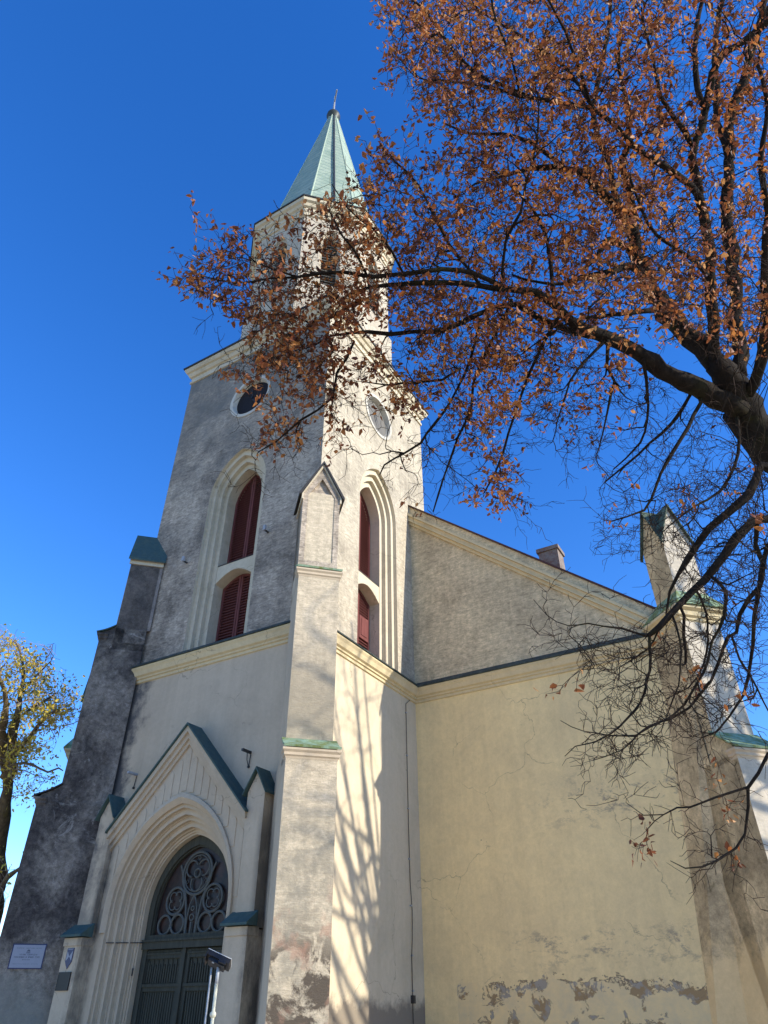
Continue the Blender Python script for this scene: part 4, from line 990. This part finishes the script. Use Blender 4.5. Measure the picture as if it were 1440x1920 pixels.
LN((1419, 977, 6.2, 14), (1416, 1019, 6.3, 12), (1431, 1058, 6.3, 12), (1425, 1098, 6.3, 12), (1404, 1122, 6.3, 12), (1388, 1153, 6.3, 11), (1380, 1185, 6.3, 10), (1364, 1197, 6.2, 9), (1348, 1240, 6.2, 8), (1332, 1276, 6.2, 7.5), (1313, 1304, 6.2, 7), (1293, 1327, 6.2, 6.5), (1257, 1347, 6.2, 6), (1214, 1363, 6.1, 5), (1190, 1379, 6.1, 4.4), (1158, 1379, 6.1, 3.8), (1119, 1375, 6.1, 3), (1071, 1363, 6.1, 2.2), (1051, 1351, 6.1, 1.6))
LOW((1470, 1000, 6.6, 12), (1440, 1023, 6.6, 11), (1427, 1066, 6.6, 10), (1419, 1122, 6.6, 10), (1414, 1157, 6.6, 9), (1412, 1209, 6.6, 8), (1404, 1264, 6.6, 7), (1392, 1304, 6.6, 6), (1368, 1343, 6.6, 5), (1344, 1371, 6.6, 4), (1317, 1383, 6.6, 2.6))
LN((1330, 1078, 6.1, 9), (1348, 1090, 6.0, 9), (1360, 1110, 5.9, 9), (1358, 1153, 5.9, 8), (1336, 1201, 5.9, 7), (1328, 1240, 5.8, 6.5), (1309, 1280, 5.8, 6), (1285, 1319, 5.8, 5.5), (1257, 1343, 5.8, 5), (1198, 1375, 5.7, 4), (1166, 1407, 5.7, 3), (1111, 1426, 5.7, 2))
LN((1302, 1102, 6.1, 7), (1315, 1120, 6.2, 6.5), (1324, 1150, 6.2, 6), (1326, 1201, 6.3, 5.5), (1320, 1245, 6.3, 5), (1290, 1290, 6.3, 3.6), (1250, 1310, 6.3, 2.4))
LN((1275, 1136, 6.05, 8), (1283, 1155, 6.0, 8), (1283, 1190, 6.0, 8), (1286, 1242, 6.0, 7))
LN((1260, 1152, 6, 6), (1275, 1200, 5.9, 5), (1277, 1260, 5.8, 4.4), (1262, 1310, 5.8, 3.6), (1240, 1370, 5.8, 2.4))
LN((1240, 1172, 6, 5), (1215, 1215, 6.2, 4), (1170, 1235, 6.3, 3), (1110, 1215, 6.4, 2))
LN((1372, 1193, 6.3, 6), (1386, 1236, 6.2, 5.5), (1408, 1268, 6.1, 5), (1431, 1315, 6.0, 4.4), (1450, 1350, 6, 3.5))
LOW((1530, 1290, 6.0, 11), (1475, 1380, 5.9, 10), (1440, 1414, 5.8, 9), (1423, 1450, 5.8, 8.5), (1402, 1476, 5.8, 8), (1404, 1513, 5.8, 7), (1396, 1565, 5.8, 6.5), (1380, 1589, 5.8, 6), (1348, 1612, 5.7, 5), (1317, 1624, 5.7, 4), (1285, 1628, 5.7, 2.8), (1257, 1614, 5.7, 1.6))
LN((1402, 1476, 5.8, 6.5), (1368, 1486, 5.8, 6), (1317, 1505, 5.8, 5.4), (1293, 1513, 5.8, 5), (1269, 1515, 5.8, 4.4), (1245, 1529, 5.8, 3.6), (1206, 1529, 5.8, 2.6), (1174, 1505, 5.8, 1.6))
# more of the crown above and to the right of the frame
T1.limb([(*cpt(1419, 58, 8.2), .05), (*cpt(1520, -60, 8.1), .045), (*cpt(1600, -300, 8.3), .03)])
T1.limb([(*cpt(1330, -70, 8.9), .03), (*cpt(1300, -250, 9.2), .02)])

# regions of the crown: polygon, depth range, main shoots, fine shoots, share that keeps its leaves
gq = T1.g
REG = [
 ([(700, -60), (735, 90), (770, 170), (825, 240), (850, 330), (800, 410), (760, 470), (760, 640), (860, 690), (1000, 700), (1130, 600), (1250, 560), (1250, -60)], (6.9, 9.7), 230, 2750, .92),
 ([(1240, -60), (1240, 640), (1330, 640), (1460, 640), (1460, -60)], (6.6, 9.8), 90, 880, .50),
 ([(1120, 480), (1260, 430), (1440, 430), (1440, 690), (1330, 620), (1180, 640)], (5.3, 7.2), 14, 170, .8),
 ([(700, 350), (760, 400), (770, 560), (700, 570), (640, 520), (590, 450), (600, 385), (650, 365)], (6.8, 7.8), 14, 240, 1.05),
 ([(322, 512), (385, 500), (410, 430), (440, 440), (480, 480), (560, 470), (640, 520), (700, 570), (640, 640), (560, 690), (500, 700), (470, 650), (455, 600), (360, 555)], (6.8, 7.9), 26, 430, 1.1),
 ([(425, 700), (500, 630), (600, 620), (640, 640), (615, 740), (570, 830), (500, 870), (450, 850), (500, 790), (520, 730)], (7.1, 7.9), 12, 180, 1.0),
 ([(610, 650), (700, 640), (800, 760), (780, 800), (720, 770), (660, 790), (690, 840), (620, 850), (610, 760)], (7.2, 8.1), 8, 105, .6),
 ([(770, 480), (790, 420), (700, 300), (690, 265), (740, 290), (800, 360), (850, 420)], (7.4, 8.2), 6, 90, .8),
 ([(760, 640), (1000, 660), (1010, 760), (960, 830), (985, 880), (960, 960), (880, 950), (900, 860), (830, 760), (770, 780)], (7.3, 8.5), 24, 330, .8),
 ([(1000, 650), (1180, 660), (1170, 800), (1120, 880), (1060, 860), (1010, 780)], (7.2, 8.6), 16, 240, .22),
 ([(1180, 700), (1400, 800), (1440, 1000), (1330, 960), (1220, 1060), (1090, 1030), (1150, 900)], (7.0, 9.0), 40, 430, .02),
 ([(790, 820), (850, 760), (870, 900), (820, 1000), (790, 900), (700, 940), (690, 880)], (7.4, 8.2), 5, 60, .05),
 ([(1060, 1180), (1240, 1200), (1440, 1000), (1450, 1250), (1380, 1330), (1300, 1400), (1130, 1440), (1060, 1420), (1150, 1340), (1080, 1260)], (5.5, 6.9), 62, 620, .015),
 ([(1240, 900), (1440, 880), (1440, 1100), (1290, 1120)], (5.8, 7.6), 46, 380, .01),
 ([(1200, 1480), (1400, 1460), (1440, 1560), (1390, 1640), (1270, 1660), (1190, 1560)], (5.5, 6.0), 3, 42, .02),
]
LV = []; TG1 = []; TG2 = []
def sample(P, d, n):
    P_ = np.array(P); out = np.zeros((0, 2))
    while len(out) < n:
        x = gq.uniform(P_[:, 0].min(), P_[:, 0].max(), n*3); y = gq.uniform(P_[:, 1].min(), P_[:, 1].max(), n*3)
        k = inpoly(x, y, P); out = np.vstack([out, np.column_stack([x, y])[k]])
    out = out[:n]; t = gq.uniform(d[0], d[1], n)
    return np.array([cpt(x, y, tt) for (x, y), tt in zip(out, t)])
for P_, d, n1, n2, lf in REG: TG1.append(sample(P_, d, n1))
T1.grow(np.vstack(TG1), 1, .016, .0045, 6, sag=.15, wob=.07, step=.14)
# fine shoots cluster round the ends of the coarser ones
for (P_, d, n1, n2, lf), a1_ in zip(REG, TG1):
    pts = sample(P_, d, n2); k = gq.random(n2) < .5
    pick = a1_[gq.integers(0, len(a1_), n2)]+gq.normal(0, .26, (n2, 3)); pts[k] = pick[k]
    TG2.append(pts)
n_before = len(T1.paths)
T1.grow(np.vstack(TG2), 2, .0065, .0026, 6, sag=.2, wob=.10, step=.085)
mbL, mbT = MB(), MB()
T1.mesh(mbL, (0,), 9); T1.mesh(mbL, (1,), 5); T1.mesh(mbT, (2,), 3)
# leaf-bearing share by place
def share(p):
    v = p-CAM; z_ = v@fw; x = 720+FPX*(v@rt2)/z_; y = 960-FPX*(v@up2)/z_
    s = np.zeros(len(p))
    for P_, d, a_, b_, lf in REG: s = np.where((s == 0) & inpoly(x, y, P_), lf, s)
    return np.where(s == 0, np.where(y < 640, .8, .03), s)
leaf = []; tw_ = []
allq = [q for l, q in T1.paths if l == 2]
mid = np.array([q[len(q)//2, :3] for q in allq]); sh_ = share(mid)
for q, sv in zip(allq, sh_):
    c_ = mnoise.noise(Vector(q[-1, :3])*1.9)*.75+mnoise.noise(Vector(q[-1, :3])*5.1)*.35
    on = gq.random() < sv*min(1.3, max(.06, .80+2.4*c_)) if sv > .3 else gq.random() < sv
    for i in range(1, len(q)):
        p = q[i, :3]; d = q[i, :3]-q[i-1, :3]; L_ = np.linalg.norm(d); d = d/(L_+1e-9)
        for _ in range(1 if gq.random() < .75 else 2):
            n3 = gq.normal(0, 1, 3); n3 -= d*(n3@d); n3 /= np.linalg.norm(n3)+1e-9
            e = d*.7+n3*.75; ln = gq.uniform(.05, .17)
            m1 = p+e*ln*.5+gq.normal(0, .008, 3); m2 = p+e*ln+gq.normal(0, .015, 3)+np.array([0, 0, -.01])
            tw_.append((p, m1, m2))
            if on:
                for base_ in (m1, m2, m2, m2):
                    if gq.random() < .80: leaf.append(base_+gq.normal(0, .020, 3))
for a_, b_, c_ in tw_: mbT.tube([a_, b_, c_], [.0028, .0024, .0018], 3)
r1o = empty('lime_tree', (14.0, -5.3, 0)); tag(r1o, 'large lime tree with dry rust brown leaves reaching across the tower from the right', 'tree')
mbL.build('trunk', M_bark, r1o, True, recalc=False); mbT.build('twigs', M_twig, r1o, True, recalc=False)
leaves_mesh(leaf, gq, .062, 'crown', M_leaf, r1o)
print('leaves', len(leaf), 'twigs', len(tw_))

# ---- generic procedural tree for the others
def forked(seed, base, h, lean, r0, spread, n1, n2, crown_c, crown_r, mats, name, label, leaf_n, lsize, lmat, thick=1., bare=0):
    t = Tree(seed); g_ = t.g; b = np.array(base, float); top = b+np.array([lean[0], lean[1], h])
    P = [(*(b+(top-b)*k+np.array([math.sin(k*5+seed)*.12, math.cos(k*4+seed)*.12, 0])*h*.08), r0*(1-.75*k)) for k in (0, .12, .3, .5, .7, .85, 1)]
    t.limb(P, 0, .3)
    cc_ = np.array(crown_c); cr_ = np.array(crown_r)
    for k in range(spread):
        a = 2*math.pi*k/spread+g_.uniform(-.4, .4); kk = g_.uniform(.35, .8); s0 = b+(top-b)*kk
        e = cc_+cr_*np.array([math.cos(a)*.75, math.sin(a)*.75, g_.uniform(-.3, .75)])
        m_ = (s0+e)/2+np.array([0, 0, -.06*h])*g_.uniform(-.3, 1)
        t.limb([(*s0, r0*.38), (*m_, r0*.26), (*e, r0*.12)], 0, .3)
    def ell(n):
        v = g_.normal(0, 1, (n, 3)); v /= np.linalg.norm(v, axis=1)[:, None]; return cc_+cr_*v*(g_.uniform(.15, 1, n)**.5)[:, None]
    t.grow(ell(n1), 1, .03*thick, .008*thick, 5, sag=.1, wob=.1, step=.35)
    e2 = ell(n2); t.grow(e2, 2, .011*thick, .005*thick, 4, sag=.1, wob=.12, step=.25)
    a_, c_ = MB(), MB(); t.mesh(a_, (0,), 8); t.mesh(c_, (1,), 4); t.mesh(c_, (2,), 3)
    ro = empty(name, base); tag(ro, label, 'tree'); a_.build('trunk', mats[0], ro, True, recalc=False); c_.build('branches', mats[1], ro, True, recalc=False)
    if leaf_n:
        Q = [q for l, q in t.paths if l == 2]; L_ = []
        clump = g_.random(len(Q)) < .62
        for _ in range(leaf_n):
            i = g_.integers(0, len(Q))
            if not clump[i]: continue
            q = Q[i]; L_.append(q[g_.integers(len(q)//2, len(q)), :3]+g_.normal(0, .13*thick, 3))
        leaves_mesh(L_, g_, lsize, 'crown', lmat, ro)
    return ro
# tree beside the nave, out of the frame on the right, that throws the branch shadows on the tower
forked(8, (19.5, 10.2, 0), 17, (-.6, -5.2), .26, 34, 170, 330, (19, 4.9, 14.0), (3.0, 4.7, 6.6), (M_bark, M_twig), 'bare_tree', 'bare tree beside the nave whose branch shadows fall on the tower side wall', 0, .1, M_leaf, thick=1.9)
#LEFT
def left_tree():
    t = Tree(21); g_ = t.g; tz = 22.
    def L2(*rows): t.limb([(*cpt(x, y, tt), w/2*tt/FPX) for x, y, tt, w in rows], 0, .3)
    b0 = cpt(-40, 1870, tz); b0[2] = -.1
    t.limb([(*b0, .34), (*cpt(-16, 1740, tz), .26), (*cpt(-2, 1600, tz), .23), (*cpt(6, 1530, tz), .21), (*cpt(14, 1480, tz), .19), (*cpt(10, 1420, tz), .15)], 0, .3)
    L2((12, 1460, tz, 26), (22, 1405, tz, 20), (28, 1350, tz, 15), (40, 1300, tz+.5, 9), (45, 1250, tz+.8, 5), (30, 1205, tz+1, 3))
    L2((10, 1430, tz, 22), (4, 1370, tz-.5, 16), (12, 1320, tz-.8, 11), (0, 1270, tz-1, 7), (-20, 1220, tz-1, 4))
    L2((18, 1425, tz, 12), (48, 1390, tz-.6, 9), (72, 1360, tz-1, 7), (100, 1335, tz-1.2, 4.5), (118, 1330, tz-1.4, 3), (140, 1330, tz-1.4, 2))
    L2((28, 1350, tz, 7), (55, 1330, tz+.6, 5), (80, 1315, tz+.9, 4), (105, 1300, tz+1, 2.5))
    L2((10, 1440, tz, 6), (30, 1432, tz-1.5, 5), (58, 1433, tz-2, 4.5), (90, 1448, tz-2.2, 4), (110, 1440, tz-2.3, 3), (118, 1445, tz-2.4, 2))
    L2((-12, 1700, tz, 14), (8, 1655, tz-2, 11), (20, 1640, tz-2.6, 8), (50, 1620, tz-3, 4))
    L2((8, 1540, tz, 14), (-30, 1480, tz, 12), (-60, 1400, tz, 8), (-90, 1300, tz, 5))
    L2((40, 1300, tz+.5, 5), (70, 1265, tz+.4, 3), (95, 1240, tz+.3, 2))
    R_ = [([(-160, 1180), (20, 1190), (60, 1225), (90, 1250), (100, 1290), (140, 1310), (150, 1340), (110, 1350), (80, 1370), (60, 1410), (0, 1430), (-160, 1450)], (20, 24.5), 75, 800, .85),
          ([(-60, 1150), (40, 1185), (110, 1210), (120, 1260), (155, 1290), (160, 1350), (100, 1400), (60, 1300), (20, 1210)], (20, 24), 26, 260, .12),
          ([(10, 1380), (90, 1390), (100, 1410), (60, 1440), (115, 1450), (90, 1480), (30, 1500), (10, 1460)], (19.5, 22.5), 12, 130, .35),
          ([(-60, 1560), (0, 1600), (18, 1610), (22, 1680), (0, 1720), (-60, 1720)], (19, 22), 8, 60, .25)]
    T_1 = [];
    def smp(P, d, n):
        P_ = np.array(P); o = np.zeros((0, 2))
        while len(o) < n:
            x = g_.uniform(P_[:, 0].min(), P_[:, 0].max(), n*3); y = g_.uniform(P_[:, 1].min(), P_[:, 1].max(), n*3); o = np.vstack([o, np.column_stack([x, y])[inpoly(x, y, P)]])
        return np.array([cpt(x, y, tt) for (x, y), tt in zip(o[:n], g_.uniform(*d, n))])
    for P, d, n1, n2, lf in R_: T_1.append(smp(P, d, n1))
    t.grow(np.vstack(T_1), 1, .03, .010, 4, wob=.1, step=.3)
    ends = []
    for (P, d, n1, n2, lf), a in zip(R_, T_1):
        e = smp(P, d, n2); ends.append(e)
    t.grow(np.vstack(ends), 2, .012, .006, 4, wob=.12, step=.2)
    a_, c_ = MB(), MB(); t.mesh(a_, (0,), 8); t.mesh(c_, (1,), 4); t.mesh(c_, (2,), 3)
    ro = empty('yellow_tree', tuple(b0)); tag(ro, 'tree with thin yellow leaves standing beyond the church at the left edge', 'tree')
    a_.build('trunk', M_bark2, ro, True, recalc=False); c_.build('branches', M_twig2, ro, True, recalc=False)
    L_ = []
    for (P, d, n1, n2, lf), e in zip(R_, ends):
        for p in e:
            if g_.random() < lf*(.50+1.5*mnoise.noise(Vector(p)*.9)):
                for _ in range(int(g_.integers(5, 42))): L_.append(p+g_.normal(0, .17, 3))
    leaves_mesh(L_, g_, .105, 'crown', M_leafy, ro)
left_tree()
